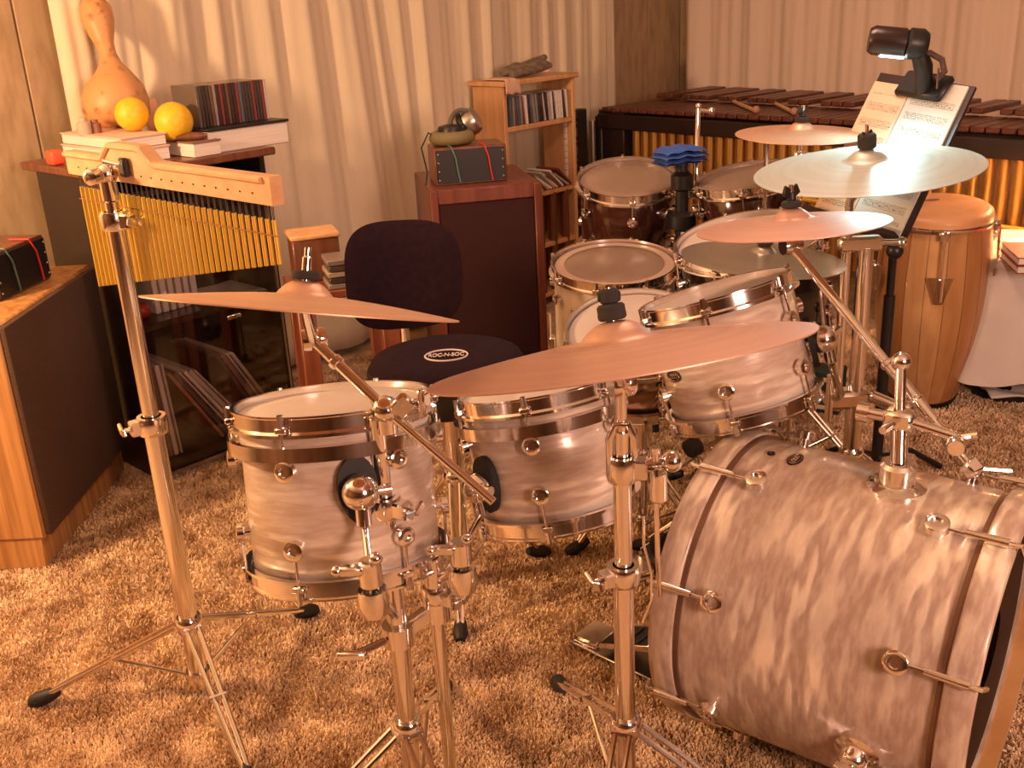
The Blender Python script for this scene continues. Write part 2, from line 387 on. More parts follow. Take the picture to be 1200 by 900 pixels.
# ------------------------------------------------------------------ record cabinet in the middle left
CU, CN = unit([.69, .724, 0]), unit([-.724, .69, 0])
A0 = V3(-1.11, 3.004, 0); CW, CDp, CH = .505, .49, .962
def ca(u, v, z): return A0+CU*u+CN*v+V3(0, 0, z)
CAX = (CU, CN, (0, 0, 1))
BLKWOOD = mat('black_laminate', (.022, .014, .012), rough=.3, coat=.2)
cab = thing('record_cabinet', 'black record cabinet with a glass door and a brown top board', 'cabinet', ca(CW/2, CDp/2, 0))
MB().box(ca(-.0, CDp/2, CH/2), (.02, CDp, CH), CAX, .002).build('side_panel', BLKWOOD, cab)
MB().box(ca(CW, CDp/2, CH/2), (.02, CDp, CH), CAX, .002).build('side_panel', BLKWOOD, cab)
MB().box(ca(CW/2, CDp-.006, CH/2), (CW, .012, CH), CAX).build('back_panel', BLKWOOD, cab)
MB().box(ca(CW/2, CDp/2, .045), (CW-.022, CDp-.02, .03), CAX, .002).build('bottom_panel', BLKWOOD, cab)
MB().box(ca(CW/2, CDp/2+.012, .495), (CW-.022, CDp-.05, .022), CAX, .002).build('shelf', BLKWOOD, cab)
MB().box(ca(CW/2, CDp/2, CH-.06), (CW-.022, CDp-.04, .02), CAX, .002).build('shelf', BLKWOOD, cab)
MB().box(ca(CW/2-.01, CDp/2-.015, CH+.012), (CW+.08, CDp+.05, .024), CAX, .004).build('top_board', WALNUT, cab)
GL = bpy.data.materials.new('cabinet_glass'); GL.use_nodes = True
nt = GL.node_tree; nt.nodes.clear(); o_ = nt.nodes.new('ShaderNodeOutputMaterial'); mx = nt.nodes.new('ShaderNodeMixShader'); tr = nt.nodes.new('ShaderNodeBsdfTransparent'); gg = nt.nodes.new('ShaderNodeBsdfGlossy'); fr = nt.nodes.new('ShaderNodeFresnel')
tr.inputs[0].default_value = (.96, .94, .93, 1); gg.inputs['Roughness'].default_value = .03; fr.inputs[0].default_value = 1.5
nt.links.new(fr.outputs[0], mx.inputs[0]); nt.links.new(tr.outputs[0], mx.inputs[1]); nt.links.new(gg.outputs[0], mx.inputs[2]); nt.links.new(mx.outputs[0], o_.inputs[0])
dr = MB().box(ca(CW/2-.005, -.010, .03+(CH-.1)/2), (CW-.02, .005, CH-.13), CAX).build('glass_door', GL, cab)
MB().box(ca(CW-.012, -.012, .03+(CH-.1)/2), (.006, .012, CH-.12), CAX).build('edge_strip', CHROME2, dr)
MB().box(ca(CW/2, -.012, .032), (CW-.02, .012, .010), CAX).build('edge_strip', CHROME2, dr)
MB().box(ca(CW*.62, -.016, .475), (.05, .008, .014), CAX, .002).build('handle', CHROME, dr)
# records leaning inside
SLV = [mat('sleeve_%s' % n, c, .6) for n, c in (('grey', (.52, .44, .40)), ('dark', (.12, .08, .07)), ('cream', (.75, .65, .56)), ('rust', (.34, .15, .09)), ('brown', (.24, .15, .11)))]
lean = [3, 3, 3, 3, 30, 31, 32, 33, 34, 35, 26, 27, 28, 29]; uu = .022
rec = []
for i, a in enumerate(lean):
    if i == 4: uu = .235
    if i == 10: uu = .395
    a = R_(a); ax2 = (CU*cos(a)-V3(0, 0, 1)*sin(a), CN, CU*sin(a)+V3(0, 0, 1)*cos(a))
    # bottom edge at uu, leaning back to the left
    ax2 = (CU*cos(a)+V3(0, 0, 1)*sin(a), CN, -CU*sin(a)+V3(0, 0, 1)*cos(a))
    base = ca(uu, .185, .0605+.004); c = base+ax2[2]*.155+ax2[0]*.004
    th = .007+.004*((i*7) % 3)
    o = MB().box(c, (th, .30, .31), ax2, .001).build('record_sleeve', SLV[(i*3+1) % 5 if i % 3 else 0], None)
    tag(o, ORD[i]+' record sleeve from the left in the bottom of the glass cabinet', 'record', 'record sleeves in the cabinet'); rec.append(o)
    uu += (.0185 if i < 4 else .0225)
for i in range(6):
    h = .235+.02*((i*5) % 3); o = MB().box(ca(.13+i*.027, .22, .507+h/2), (.018+.003*(i % 2), .2, h), CAX, .002).build('white_binder', mat('binder_white', (.72, .66, .60), .6) if i == 0 else bpy.data.materials['binder_white'])
    tag(o, ORD[i]+' white spined book from the left on the shelf behind cabinet glass', 'book', 'white books on the cabinet shelf')
for i, (u_, v_, r_, lb) in enumerate(((.40, .15, 12, 'loose sheet of paper lying topmost on the cabinet shelf'), (.43, .17, -9, 'loose sheet of paper lying under another on the cabinet shelf'))):
    a = R_(r_); o = MB().box(ca(u_, v_, .5095+.003*(1-i)), (.28, .21, .0022), (CU*cos(a)+CN*sin(a), CN*cos(a)-CU*sin(a), (0, 0, 1))).build('paper_sheet', PAPER); tag(o, lb, 'paper')
o = MB().ball(ca(.075, .12, .533), .026, 16, 10).build('red_ornament', mat('deep_red', (.45, .03, .03), .4)); tag(o, 'small dark red ball on the cabinet shelf beside white books', 'ornament')

# things on top of the cabinet
TZ = CH+.024
def top_at(px, py, z=TZ): return Z(px, py, z)
WHT = mat('page_white', (.84, .78, .70), rough=.7, col2=(.76, .69, .60), scale=(5, 5, 300))
def uv_at(px, py, z):
    p = Z(px, py, z)-A0; return p@CU, p@CN
bu, bv = uv_at(247, 181, TZ); bv = max(bv, -.02); bu2 = uv_at(334, 166, TZ)[0]
bw_ = bu2-bu; bdp = .24; hb_ = .066
bk = thing('thick_book', 'thick white boxed book lying under the row of CDs', 'book', ca(bu+bw_/2, bv+bdp/2, TZ))
MB().box(ca(bu+bw_/2, bv+bdp/2, TZ+hb_/2), (bw_, bdp, hb_), CAX, .003).build('pages', WHT, bk)
MB().box(ca(bu+bw_/2, bv+bdp/2, TZ+hb_+.0045), (bw_+.01, bdp+.01, .008), CAX, .002).build('cover', BLACK, bk)
cdz = TZ+hb_+.009
cdu, cdv = uv_at(237, 150, cdz); cdv = max(cdv, bv+.0)
CDM = [mat('cd_%d' % i, c, .28, coat=.4) for i, c in enumerate(((.05, .03, .03), (.30, .27, .26), (.16, .08, .05), (.10, .13, .17), (.52, .46, .42), (.22, .05, .05), (.06, .05, .05)))]
cdr = random.Random(3)
for i in range(22):
    p = ca(cdu+i*.0118, cdv+.071, cdz)
    if i == 0: mk = mat('cd_grey_cover', (.12, .10, .085), .35)
    else: mk = CDM[cdr.choice((0, 2, 2, 6, 3, 1, 4, 5, 6, 0))]
    o = MB().box(p+V3(0, 0, .0625), (.0102, .142, .125), CAX, .0012).build('compact_disc', mk)
    tag(o, 'first CD case at the left end of the row, its grey cover facing out' if i == 0 else ORD[i]+' CD case from the left in the row on the thick white book', 'CD', 'CDs in the row on the thick book')
def line_z(px, v, py):      # the point of the upright plane v = const seen at this pixel, in cabinet axes
    P = on_plane(px, py, CN, (A0+CN*v)@CN); return (P-A0)@CU, P[2]
fu, fz = line_z(222, .10, 166)
b2 = thing('flat_book', 'cream book lying flat beneath the right yellow ball', 'book', ca(fu, .06, TZ))
MB().box(ca(fu-.01, .07, TZ+.021), (bu-fu+.10-.02, .17, .040), CAX, .002).build('pages', WHT, b2); MB().box(ca(fu-.01, .07, TZ+.0435), (bu-fu+.10-.014, .176, .005), CAX, .001).build('cover', mat('tan_cover', (.25, .13, .08), .5), b2)
pk = mat('pink_cover', (.78, .55, .44), .6)
gu, gz = line_z(130, .20, 160)
for i, (lb_, hh, z_) in enumerate((('pale pink book at the left end of the cabinet top, lower of two', .042, TZ), ('pale pink book at the left end of the cabinet top, upper of two', .034, TZ+.0435))):
    b3 = thing('flat_book', lb_, 'book', ca(gu, .26, z_))
    MB().box(ca(gu+.032, .255, z_+hh/2-.002), (.145, .40-.02*i, hh-.005), CAX, .002).build('pages', WHT, b3); MB().box(ca(gu+.032, .255, z_+hh-.002), (.151, .406-.02*i, .005), CAX, .001).build('cover', pk, b3)
YEL = mat('yellow_rubber', (.86, .55, .03), rough=.45, col2=(.80, .47, .02), scale=(40, 40, 40), bump=.1)
def ball_at(px, py, rpx, v, zb, label):
    p = on_plane(px, py, CN, (A0+CN*v)@CN); t = (p-EYE)@FW; r = rpx*t/FPX; p = p.copy(); p[2] = zb+r
    o = MB().ball((0, 0, 0), r, 28, 16).build('yellow_ball', YEL); o.location = tuple(p); tag(o, label, 'ball'); return t
t1 = ball_at(155, 136, 19.5, .20, TZ+.078, 'yellow ball on the left, just below the gourd')
t2 = ball_at(204, 144, 22, .09, TZ+.0465, 'yellow ball on the right, just before the CD row')
GOURD = mat('gourd_skin', (.62, .32, .13), rough=.45, col2=(.34, .13, .05), scale=(28, 28, 28), detail=6, lo=.56, hi=.72, bump=.06)
gpl = on_plane(137, 152, CN, (A0+CN*.37)@CN); tg = (gpl-EYE)@FW; gof = V3(0, 0, TZ+.078-gpl[2]); gp = [(138, 152, 20), (138, 146, 31), (137, 134, 37.5), (136, 118, 37.5), (135, 104, 33), (133, 90, 22), (130, 78, 13), (127, 66, 9.5), (123, 54, 10.5), (119, 40, 15), (115, 26, 18.5), (112, 12, 18), (110, 3, 13), (109, -3, 6), (108, -9, 2.5), (108, -14, 2)]
g = MB().tube([D(a, b, tg)+gof for a, b, c in gp], [c*tg/FPX for a, b, c in gp], 28)
go = g.build('gourd', GOURD, angle=80); tag(go, 'tall dried gourd with a long neck standing before the cream curtain', 'gourd')
pcu, pcz = line_z(188, .34, 120)
o = MB().box(ca(pcu, .40, TZ+.078), (.055, .003, .15), (CU, unit(CN*.97+V3(0, 0, -.24)), unit(V3(0, 0, .97)+CN*.24)), .001).build('postcard', mat('orange_card', (.85, .45, .24), .6)); tag(o, 'plain orange card propped between the gourd and the CD row', 'card')
rb = ca(-.022, .30, TZ)
o = MB().box(rb+V3(.0, 0, .0225), (.044, .05, .044), CAX, .010, 3).build('red_box', mat('orange_red', (.85, .10, .04), .5)); tag(o, 'small orange red box at the far left end of the cabinet top', 'box')
o = MB().tube([ca(fu-.07, .05, TZ+.0585), ca(fu-.035, .04, TZ+.0585), ca(fu-.01, .02, TZ+.0585), ca(fu+.01, .01, TZ+.0585)], [.006, .012, .012, .006], 10).build('wooden_shaker', WALNUT); tag(o, 'small brown wooden shaker lying between the two yellow balls', 'shaker')
for i, (px, py, r, h) in enumerate(((99, 152, 8, .05), (112, 152, 7, .04))):
    p = on_plane(px, py, CN, (A0+CN*.30)@CN); p[2] = TZ+.0775; rr = r*3.2/FPX
    o = MB().lathe(p, (0, 0, 1), [(0, 0), (rr, 0), (rr, h*.7), (rr*.6, h*.8), (rr*.6, h), (0, h)], 14).build('small_jar', mat('jar_%d' % i, ((.5, .42, .32), (.28, .14, .09))[i], .4)); tag(o, ('pale small jar at the foot of the gourd, left of the pair', 'brown small jar at the foot of the gourd, right of the pair')[i], 'jar')

# ------------------------------------------------------------------ right loudspeaker with a wired box and headphones
SR = unit([.97, .243, 0]); SF = unit([.243, -.97, 0])      # along its front, out of its front
p_l, p_r = Z(503, 224, .78), Z(634, 213, .78)
SW = np.linalg.norm(p_r-p_l); SR = unit(p_r-p_l); SN = V3(-SR[1], SR[0], 0); SAX = (SR, SN, (0, 0, 1)); SD = .46
def sa(u, v, z): return V3(p_l[0], p_l[1], 0)+SR*u+SN*v+V3(0, 0, z)
MAHOG = mat_wood('mahogany', (.13, .032, .016), (.20, .055, .028), 'Z', 45, 3, .38)
DGRILLE = mat('dark_grille_cloth', (.036, .007, .007), rough=.95, col2=(.028, .005, .005), scale=(260, 260, 260), bump=.4, bdist=.001)
s2 = thing('loudspeaker', 'dark mahogany floor speaker below the headphones', 'speaker', sa(SW/2, SD/2, 0))
MB().box(sa(SW/2, SD/2+.005, .39), (SW, SD-.01, .78), SAX, .004).build('body', MAHOG, s2)
for s in (0, 1): MB().box(sa(.014+s*(SW-.028), -.004, .39), (.028, .012, .78), SAX, .003).build('front_frame', MAHOG, s2)
MB().box(sa(SW/2, -.004, .755), (SW-.056, .012, .05), SAX, .003).build('front_frame', MAHOG, s2)
MB().box(sa(SW/2, -.004, .03), (SW-.056, .012, .06), SAX, .003).build('front_frame', MAHOG, s2)
MB().box(sa(SW/2, .001, .395), (SW-.058, .012, .67), SAX, .004).build('grille', DGRILLE, s2)
b = wired_box(sa(.165, .17, .78), SAX, 'wood sided box with red wire under the headphones', 2)
HZ = .91
olive = mat('olive_cushion', (.20, .165, .075), .7)
hp = thing('headphones', 'old headphones with an olive ear pad lying on the wired box', 'headphones', sa(.13, .2, HZ))
ring = [sa(.115+.058*cos(t), .17+.05*sin(t), HZ+.026) for t in np.linspace(0, 2*pi, 24, endpoint=False)]
MB().tube(ring, .024, 12, closed=True).build('ear_cushion', olive, hp)
MB().lathe(sa(.115, .17, HZ+.035), (0, 0, 1), [(0, 0), (.05, 0), (.052, .012), (.045, .03), (.02, .036), (0, .036)], 24).build('ear_cup', BLACK, hp)
c2 = sa(.20, .21, HZ+.075); n2 = unit(SR*.75+V3(0, 0, .45)-SN*.3)
MB().lathe(c2, n2, [(0, -.028), (.040, -.028), (.05, -.02), (.05, 0), (.042, .018), (.02, .024), (0, .024)], 24).build('ear_cup', CHROME2, hp)
MB().lathe(c2-n2*.03, n2, [(.022, -.014), (.044, -.016), (.052, -.006), (.05, .006), (.03, .006)], 24).build('ear_cushion', BLACK, hp)
band = []
for t in np.linspace(0, pi, 14):
    band.append(sa(.115+.065*(1-cos(t))/2*1.3, .19, HZ+.06+.055*sin(t)))
MB().tube(band, .009, 8).build('headband', mat('band_grey', (.09, .08, .06), .5), hp)
MB().tube([sa(.07, .17, HZ+.02), sa(.03, .15, HZ+.05), sa(.0, .14, HZ-.0), sa(.01, .1, HZ-.08), sa(.0, .09, HZ-.125)], .003, 6).build('cable', RUBBER, hp)

# ------------------------------------------------------------------ pine bookcase with CDs
BU, BV, BW, BD = 3.35, 3.2, .485, .19
def ba(u, v, z): return uvz(BU+u, BV+v, z)
bc = thing('bookcase', 'small pine bookcase with CDs on two shelves', 'bookcase', ba(BW/2, BD/2, 0))
TH = .022; BT = 1.035
for s in (0, 1): MB().box(ba(TH/2+s*(BW-TH), BD/2, BT/2), (TH, BD, BT), AX, .003).build('side_panel', PINE, bc)
for z_ in (.86, .545, .30, .06): MB().box(ba(BW/2, BD/2, z_-TH/2), (BW-2*TH, BD-.004, TH), AX, .003).build('shelf', PINE, bc)
MB().box(ba(BW/2, BD/2, BT+.011), (BW+.03, BD+.03, TH), AX, .004).build('top_board', PINE, bc)
MB().box(ba(BW/2, BD-.005, .30), (BW-2*TH, .008, .48), AX).build('back_panel', WALNUT, bc)
for k in range(4): MB().cyl(ba(.14+k*.09, .02, .06), ba(.14+k*.09, .02, .53), .02, 12).build('dowel', WALNUT, bc)
uu = .035
for i in range(24):
    th = .0115+.004*(i % 3 == 0); a = R_(4+3*(i % 4 == 1)) if i > 1 else 0
    axx = (WU*cos(a)+V3(0, 0, 1)*sin(a), WN, -WU*sin(a)+V3(0, 0, 1)*cos(a))
    o = MB().box(ba(uu+.008, .075, .861)+axx[2]*.0625+axx[0]*th/2, (th, .14, .125), axx, .001).build('compact_disc', (CDM+[PAPER])[cdr.choice((0, 1, 1, 2, 4, 4, 7, 7, 5, 6, 3))]); tag(o, ORD[i]+' CD case from the left on the upper pine bookcase shelf', 'CD', 'CDs on the upper bookcase shelf')
    uu += th+.0045
    if uu > BW-.055: break
uu = .07
for i in range(16):
    a = R_(48+5*(i % 3)); axx = (WU*cos(a)+V3(0, 0, 1)*sin(a), WN, -WU*sin(a)+V3(0, 0, 1)*cos(a))
    o = MB().box(ba(uu+.06, .07, .546)+axx[2]*.0625+axx[0]*.006, (.0105, .14, .125), axx, .001).build('compact_disc', (CDM+[PAPER])[cdr.choice((0, 1, 1, 2, 4, 4, 7, 7, 5, 6))]); tag(o, ORD[i]+' leaning CD case from the left on the lower pine bookcase shelf', 'CD', 'CDs leaning on the lower bookcase shelf')
    uu += .0205
# driftwood and cloth on the top
DRIFT = mat('grey_driftwood', (.17, .13, .10), rough=.85, col2=(.27, .21, .16), scale=(30, 30, 60), bump=.5)
z0 = BT+.022
dw = MB(); P0 = [ba(.10, .10, z0+.028), ba(.18, .09, z0+.034), ba(.26, .09, z0+.030), ba(.34, .08, z0+.045), ba(.41, .08, z0+.035)]
dw.tube(P0, [.016, .032, .028, .034, .012], 10); dw.tube([ba(.24, .12, z0+.03), ba(.33, .11, z0+.05), ba(.40, .1, z0+.075)], [.026, .026, .012], 9); dw.tube([ba(.12, .06, z0+.02), ba(.22, .055, z0+.03), ba(.27, .06, z0+.02)], [.018, .020, .014], 9)
o = dw.build('driftwood', DRIFT, angle=60); tag(o, 'grey knobbly driftwood lying on top of the pine bookcase', 'driftwood')
def clothfn(a, b):
    x = .015+.085*a; y = -.02+.2*b
    drop = max(0, (.0-y)/.02); 
    p = ba(x+.01*sin(9*b), max(y, -.017), z0+.004+.006*sin(14*a)*sin(5*b)+.004); 
    return p if y > -.0 else p-V3(0, 0, 0)
cl = MB(); cl.grid(lambda a, b: ba(.0+.10*a*(1-.3*b*(b<.4)), -.019 if b < .45 else -.019+.15*(b-.45)/.55, z0-.055+.062*min(1, b/.45)+.004*sin(12*a)), 10, 12)
o = cl.build('cloth', mat('tan_cloth', (.72, .50, .36), .9), angle=180); o.modifiers.new('t', 'SOLIDIFY').thickness = .003; tag(o, 'tan cloth hanging over the front of the pine bookcase top', 'cloth')

# keyboard standing on end beside the bookcase
kb0 = on_plane(681, 280, WN, 3.22); ku = kb0@WU
ku += .014; KX, KN = WU, WN
kt = on_plane(680, 128, WN, 3.24)[2]
def ka(u, v, z): return uvz(ku+u, 3.26+v, z)
ky = thing('keyboard', 'black keyboard stood on end beside the pine bookcase', 'keyboard', ka(0, 0, 0))
MB().box(ka(.03, .0, kt/2), (.085, .055, kt), AX, .006).build('body', BLACK, ky)
kw = mat('key_white', (.82, .75, .64), .35)
nk = 26; pitch = (kt-.12)/nk
for k in range(nk):
    z_ = .08+pitch*(k+.5)
    MB().box(ka(-.042, -.012, z_), (.075, .02, pitch-.0035), AX, .002).build('white_key', kw, ky)
    if k % 7 in (0, 1, 3, 4, 5): MB().box(ka(-.028, -.026, z_+pitch/2), (.045, .012, pitch*.5), AX, .002).build('black_key', BLACK, ky)
# ------------------------------------------------------------------ marimba along the right wall
MZ = .835
mL, mR = Z(702, 132, MZ), Z(1200, 163, MZ)
MUx = unit(V3(mR[0]-mL[0], mR[1]-mL[1], 0)); MVx = V3(-MUx[1], MUx[0], 0); MLEN = np.linalg.norm((mR-mL)[:2])+.35
def ma(u, v, z): return V3(mL[0], mL[1], 0)+MUx*u+MVx*v+V3(0, 0, z)
MAX_ = (MUx, MVx, (0, 0, 1))
mb = thing('marimba', 'dark rosewood marimba with golden resonator tubes before the rosy curtain', 'marimba', ma(MLEN/2, .3, 0))
MBLACK = mat('marimba_black', (.022, .010, .009), rough=.4)
MB().box(ma(.08, .015, .70), (.17, .03, .30), MAX_, .004).build('end_block', MBLACK, mb)
MB().box(ma(.0, .34, .42), (.05, .70, .80), MAX_, .006).build('end_frame', MBLACK, mb)
MB().box(ma(MLEN, .30, .42), (.05, .5, .80), MAX_, .006).build('end_frame', MBLACK, mb)
MB().box(ma(MLEN/2, .0, MZ-.038), (MLEN, .03, .072), MAX_, .004).build('front_rail', MBLACK, mb)
MB().box(ma(MLEN/2, .36, MZ-.055), (MLEN, .03, .09), MAX_, .004).build('rear_rail', MBLACK, mb)
MB().cyl(ma(-.02, -.03, .1), ma(-.02, -.03, .80), .02, 14).build('end_post', CHROME2, mb)
nb = int(MLEN/.058)
pre = DKWOOD
sharp = (1, 1, 0, 1, 1, 1, 0)
for k in range(nb):
    f = k/nb; ln = .44-.16*f; u_ = .055+.058*k
    MB().box(ma(u_, .02+.05*f+ln/2-.03, MZ+.018), (.053, ln, .022), MAX_, .004).build('bar', DKWOOD, mb)
    if sharp[k % 7]:
        MB().box(ma(u_+.029, .34-.06*f+ln*.5+.02, MZ+.050), (.051, ln, .022), MAX_, .004).build('bar', DKWOOD, mb)
GOLD = mat('gold_tube', (.62, .36, .10), rough=.32, metal=.85)
for k in range(nb):
    f = k/nb; L_ = .58-.18*f if k < nb-4 else .4
    MB().cyl(ma(.225+.058*k*.97, .035, MZ-.10-L_), ma(.225+.058*k*.97, .035, MZ-.03), .0245-.003*f, 14).build('resonator', GOLD, mb)
gb0, gb1 = ma(MLEN*.50, -.03, MZ-.30), ma(MLEN, -.03, MZ-.32)
MB().tube([gb0, gb1], .010, 10).build('brace_bar', BRASS, mb)
for lb, (u_, v_, L_, a) in (('mallet', (.50, .10, .34, -1.0)), ('mallet', (.72, .10, .30, -1.0))):
    pass
MALW = mat_wood('mallet_birch', (.66, .40, .22), (.74, .48, .28), 'Z', 60, 3, .5)
for i, (x0, y0, x1, y1) in enumerate(((846, 113, 886, 130), (902, 118, 931, 132))):
    p, q = Z(x0, y0, MZ+.040), Z(x1, y1, MZ+.040)
    t = thing('mallet', ('pale mallet lying on the marimba bars, left of the pair', 'pale mallet lying on the marimba bars, right of the pair')[i], 'mallet', (p+q)/2, 'mallets on the marimba')
    MB().tube([p, q], .008, 8).build('handle', MALW, t); MB().ball(q+V3(0, 0, .006), .017, 14, 8).build('head', mat('mallet_yarn%d' % i, (.45, .25, .16), .9), t)

# ------------------------------------------------------------------ drum builder
DARKSH = mat('dark_lacquer_shell', (.050, .016, .011), rough=.12, coat=.8)
BLKSH = mat('black_shell', (.012, .008, .008), rough=.15, coat=.5)
WSHELL = mat('ivory_shell', (.74, .64, .52), rough=.3, coat=.4)
STEELSH = mat('steel_shell', (.42, .30, .24), rough=.16, metal=1)
def eyelug(mb, p, rad, ax, r=.016, L=.022):      # round post lug standing out of the shell
    mb.lathe(p, rad, [(0, -.004), (r*.55, -.004), (r*.55, L*.4), (r, L*.45), (r, L*.92), (r*.8, L), (r*.5, L), (r*.45, L*.8), (0, L*.8)], 18, ref=ax)
BADGE = mat('badge_dark', (.03, .016, .012), rough=.3, metal=.3)
def badge(name, c, nrm, upv, a, b, parent):
    ax = unit(np.cross(upv, nrm)); ay = unit(upv); el = [(a*cos(t), b*sin(t)) for t in np.linspace(0, 2*pi, 32, endpoint=False)]
    o = MB().prism(el, np.asarray(c)-unit(nrm)*.001, ax, ay, .003).build('badge', BADGE, parent, label='dark oval maker badge')
    r_ = MB(); r_.tube([np.asarray(c)+unit(nrm)*.0022+ax*a*.84*cos(t)+ay*b*.78*sin(t) for t in np.linspace(0, 2*pi, 28, endpoint=False)], .0008, 6, closed=True)
    for k, (x0, x1) in enumerate(((-.5, -.22), (-.12, .14), (.24, .5))):
        r_.tube([np.asarray(c)+unit(nrm)*.0022+ax*a*(x0+(x1-x0)*(.5+.5*cos(t)))+ay*b*.36*sin(t) for t in np.linspace(0, 2*pi, 12, endpoint=False)], .0008, 5, closed=True)
        r_.tube([np.asarray(c)+unit(nrm)*.0022+ax*a*x1+ay*b*(-.4), np.asarray(c)+unit(nrm)*.0022+ax*a*(x1+.05)+ay*b*(.62)], .0008, 5)
    r_.build('badge_lettering', mat('badge_silver', (.6, .52, .45), .3, 1), o)
def drum(name, label, c, n, r, h, shell=None, heads=(HEAD, HEAD), lugs=6, phase=0, susp=False, ring=False, group=None, cat='drum', low=True, lugr=.016):
    c = np.asarray(c, float); a, b, n = frame(n); rs = r-.012; base = c-n*h
    t = thing(name, label, cat, base, group)
    MB().lathe(c, n, [(rs, -h+.016), (rs, -.016), (rs-.008, -.010), (rs-.008, -h+.010)], 72, loop=True).build('shell', shell or PEARL, t, angle=60)
    hd = MB().lathe(c, n, [(0, -.001), (rs*.6, -.001), (rs-.003, -.002), (rs+.003, -.008), (rs+.003, -.014)], 72).build('batter_head', heads[0], t, angle=60)
    if ring:
        MB().lathe(c, n, [(rs*.83, -.0002), (rs-.004, -.0010)], 72).build('outer_ring', HEADRING if ring is True else ring, hd)
    if low: MB().lathe(c, n, [(0, -h+.001), (rs*.6, -h+.001), (rs-.003, -h+.002), (rs+.003, -h+.008), (rs+.003, -h+.014)], 72).build('resonant_head', heads[1], t, angle=60)
    def hoop(z, s):
        pr = [(rs+.0045, .009), (rs+.0105, .010), (rs+.0105, .007), (rs+.0075, .005), (rs+.0075, -.014), (rs+.016, -.017), (rs+.016, -.022), (rs+.0042, -.022)]
        return MB().lathe(c, n, [(p, z+s*q) for p, q in pr], 72, loop=True).build('hoop', CHROME, t, angle=30)
    hoop(0, 1)
    if low: hoop(-h, -1)
    if susp:
        MB().lathe(c, n, [(rs+.012, -.036), (rs+.020, -.036), (rs+.020, -.058), (rs+.012, -.058)], 72, loop=True).build('suspension_ring', CHROME, t, angle=30)
    for k in range(lugs):
        th = phase+2*pi*k/lugs; rd = a*cos(th)+b*sin(th); tg = np.cross(n, rd)
        for s, z in ((1, 0), (-1, -h)) if low else ((1, 0),):
            zl = z-s*(.072 if h > .16 else .045)
            m_ = MB(); eyelug(m_, c+rd*rs+n*zl, rd, n, lugr, .022)
            lg = m_.build('lug', CHROME, t, angle=40)
            q = MB(); q.cyl(c+rd*(rs+.015)+n*zl, c+rd*(rs+.013)+n*(z+s*.004), .0027, 8)
            q.box(c+rd*(rs+.013)+n*(z-s*.010), (.020, .012, .010), (tg, rd, n), .002)
            q.cyl(c+rd*(rs+.014)+n*(z-s*.006), c+rd*(rs+.014)+n*(z+s*.014), .0052, 8)
            q.build('tension_rod', CHROME, lg)
    return t, (a, b, n, c, rs, h)
def onshell(F, px, py, out=0.0):      # point on the shell's near side seen at this pixel
    a, b, n, c, rs, h = F; d = ray(px, py); o = EYE-c; dp = d-n*(d@n); op = o-n*(o@n)
    A, B, C = dp@dp, 2*dp@op, op@op-rs*rs; dd = max(B*B-4*A*C, 0); t = (-B-dd**.5)/2/A; p = EYE+d*t
    rd = unit((p-c)-n*((p-c)@n)); return p+rd*out, rd
def tom_mount(F, t, px, py, balldir=None):
    p, rd = onshell(F, px, py); a, b, n, c, rs, h = F; tg = np.cross(n, rd)
    el = [(.030*cos(q)*(1+.12*sin(q)), .052*sin(q)) for q in np.linspace(0, 2*pi, 28, endpoint=False)]
    MB().prism(el, p+rd*.014-n*0, tg, n, .0).build('x', None) if False else None
    m_ = MB(); m_.prism(el, p+rd*.002, tg, n, .012 if np.dot(np.cross(tg, n), rd) > 0 else -.012)
    mt = m_.build('mount_pad', RUBBER, t)
    k = MB(); k.ball(p+rd*.030, .028, 20, 12); k.cyl(p+rd*.01, p+rd*.034, .018, 14); k.cyl(p+rd*.034+tg*.02, p+rd*.034+tg*.045, .008, 10)
    k.cyl(p+rd*.036-n*.05, p+rd*.036-n*.02, .012, 12, .002)
    k.build('mount_ball', CHROME, mt)
    return p+rd*.036-n*.05, rd

T1, F1 = drum('tom_tom', 'white pearl tom nearest the chime stand, at the front left', (-.294, 1.578, .786), (-.022, .196, .98), .165, .267, susp=True, phase=R_(-108), group='white pearl toms', lugs=6)
T2, F2 = drum('tom_tom', 'white pearl tom in the middle, directly under the large front cymbal', (.045, 1.786, .716), (-.133, .197, .971), .155, .233, susp=True, phase=R_(-100), group='white pearl toms')
T3, F3 = drum('tom_tom', 'white pearl tom tilted steeply above the bass drum', (.412, 1.972, .825), (-.228, .199, .953), .155, .238, phase=R_(-110), group='white pearl toms')
j1, _ = tom_mount(F1, T1, 418, 572)
j2, _ = tom_mount(F2, T2, 575, 566)
j3, _ = tom_mount(F3, T3, 946, 402)
p, rd = onshell(F3, 790, 441); badge('badge', p, rd, F3[2], .022, .012, T3)
K, FK = drum('floor_tom', 'pearl floor tom with a ringed clear head, before the mahogany speaker', (.315, 2.935, .655), (0, -.13, .99), .187, .40, shell=WSHELL, heads=(HEADCLEAR, HEAD), ring=True, phase=.4, lugs=8)
for q in (.9, 3.0, 5.1):
    a, b, n, c, rs, h = FK; rd = a*cos(q)+b*sin(q); e = c+rd*(rs+.02)
    m_ = MB(); m_.tube([e-n*.16, e-n*.40, [*(e-n*.5+rd*.02)[:2], .1], [*(e-n*.5+rd*.06)[:2], .03]], .006, 8); m_.box(e-n*.26-rd*.008, (.03, .02, .05), (np.cross(n, rd), rd, n), .003)
    lg = m_.build('leg', CHROME, K); MB().cyl([*(e-n*.5+rd*.062)[:2], .0], [*(e-n*.5+rd*.06)[:2], .04], .012, 10, .003).build('rubber_foot', RUBBER, lg)
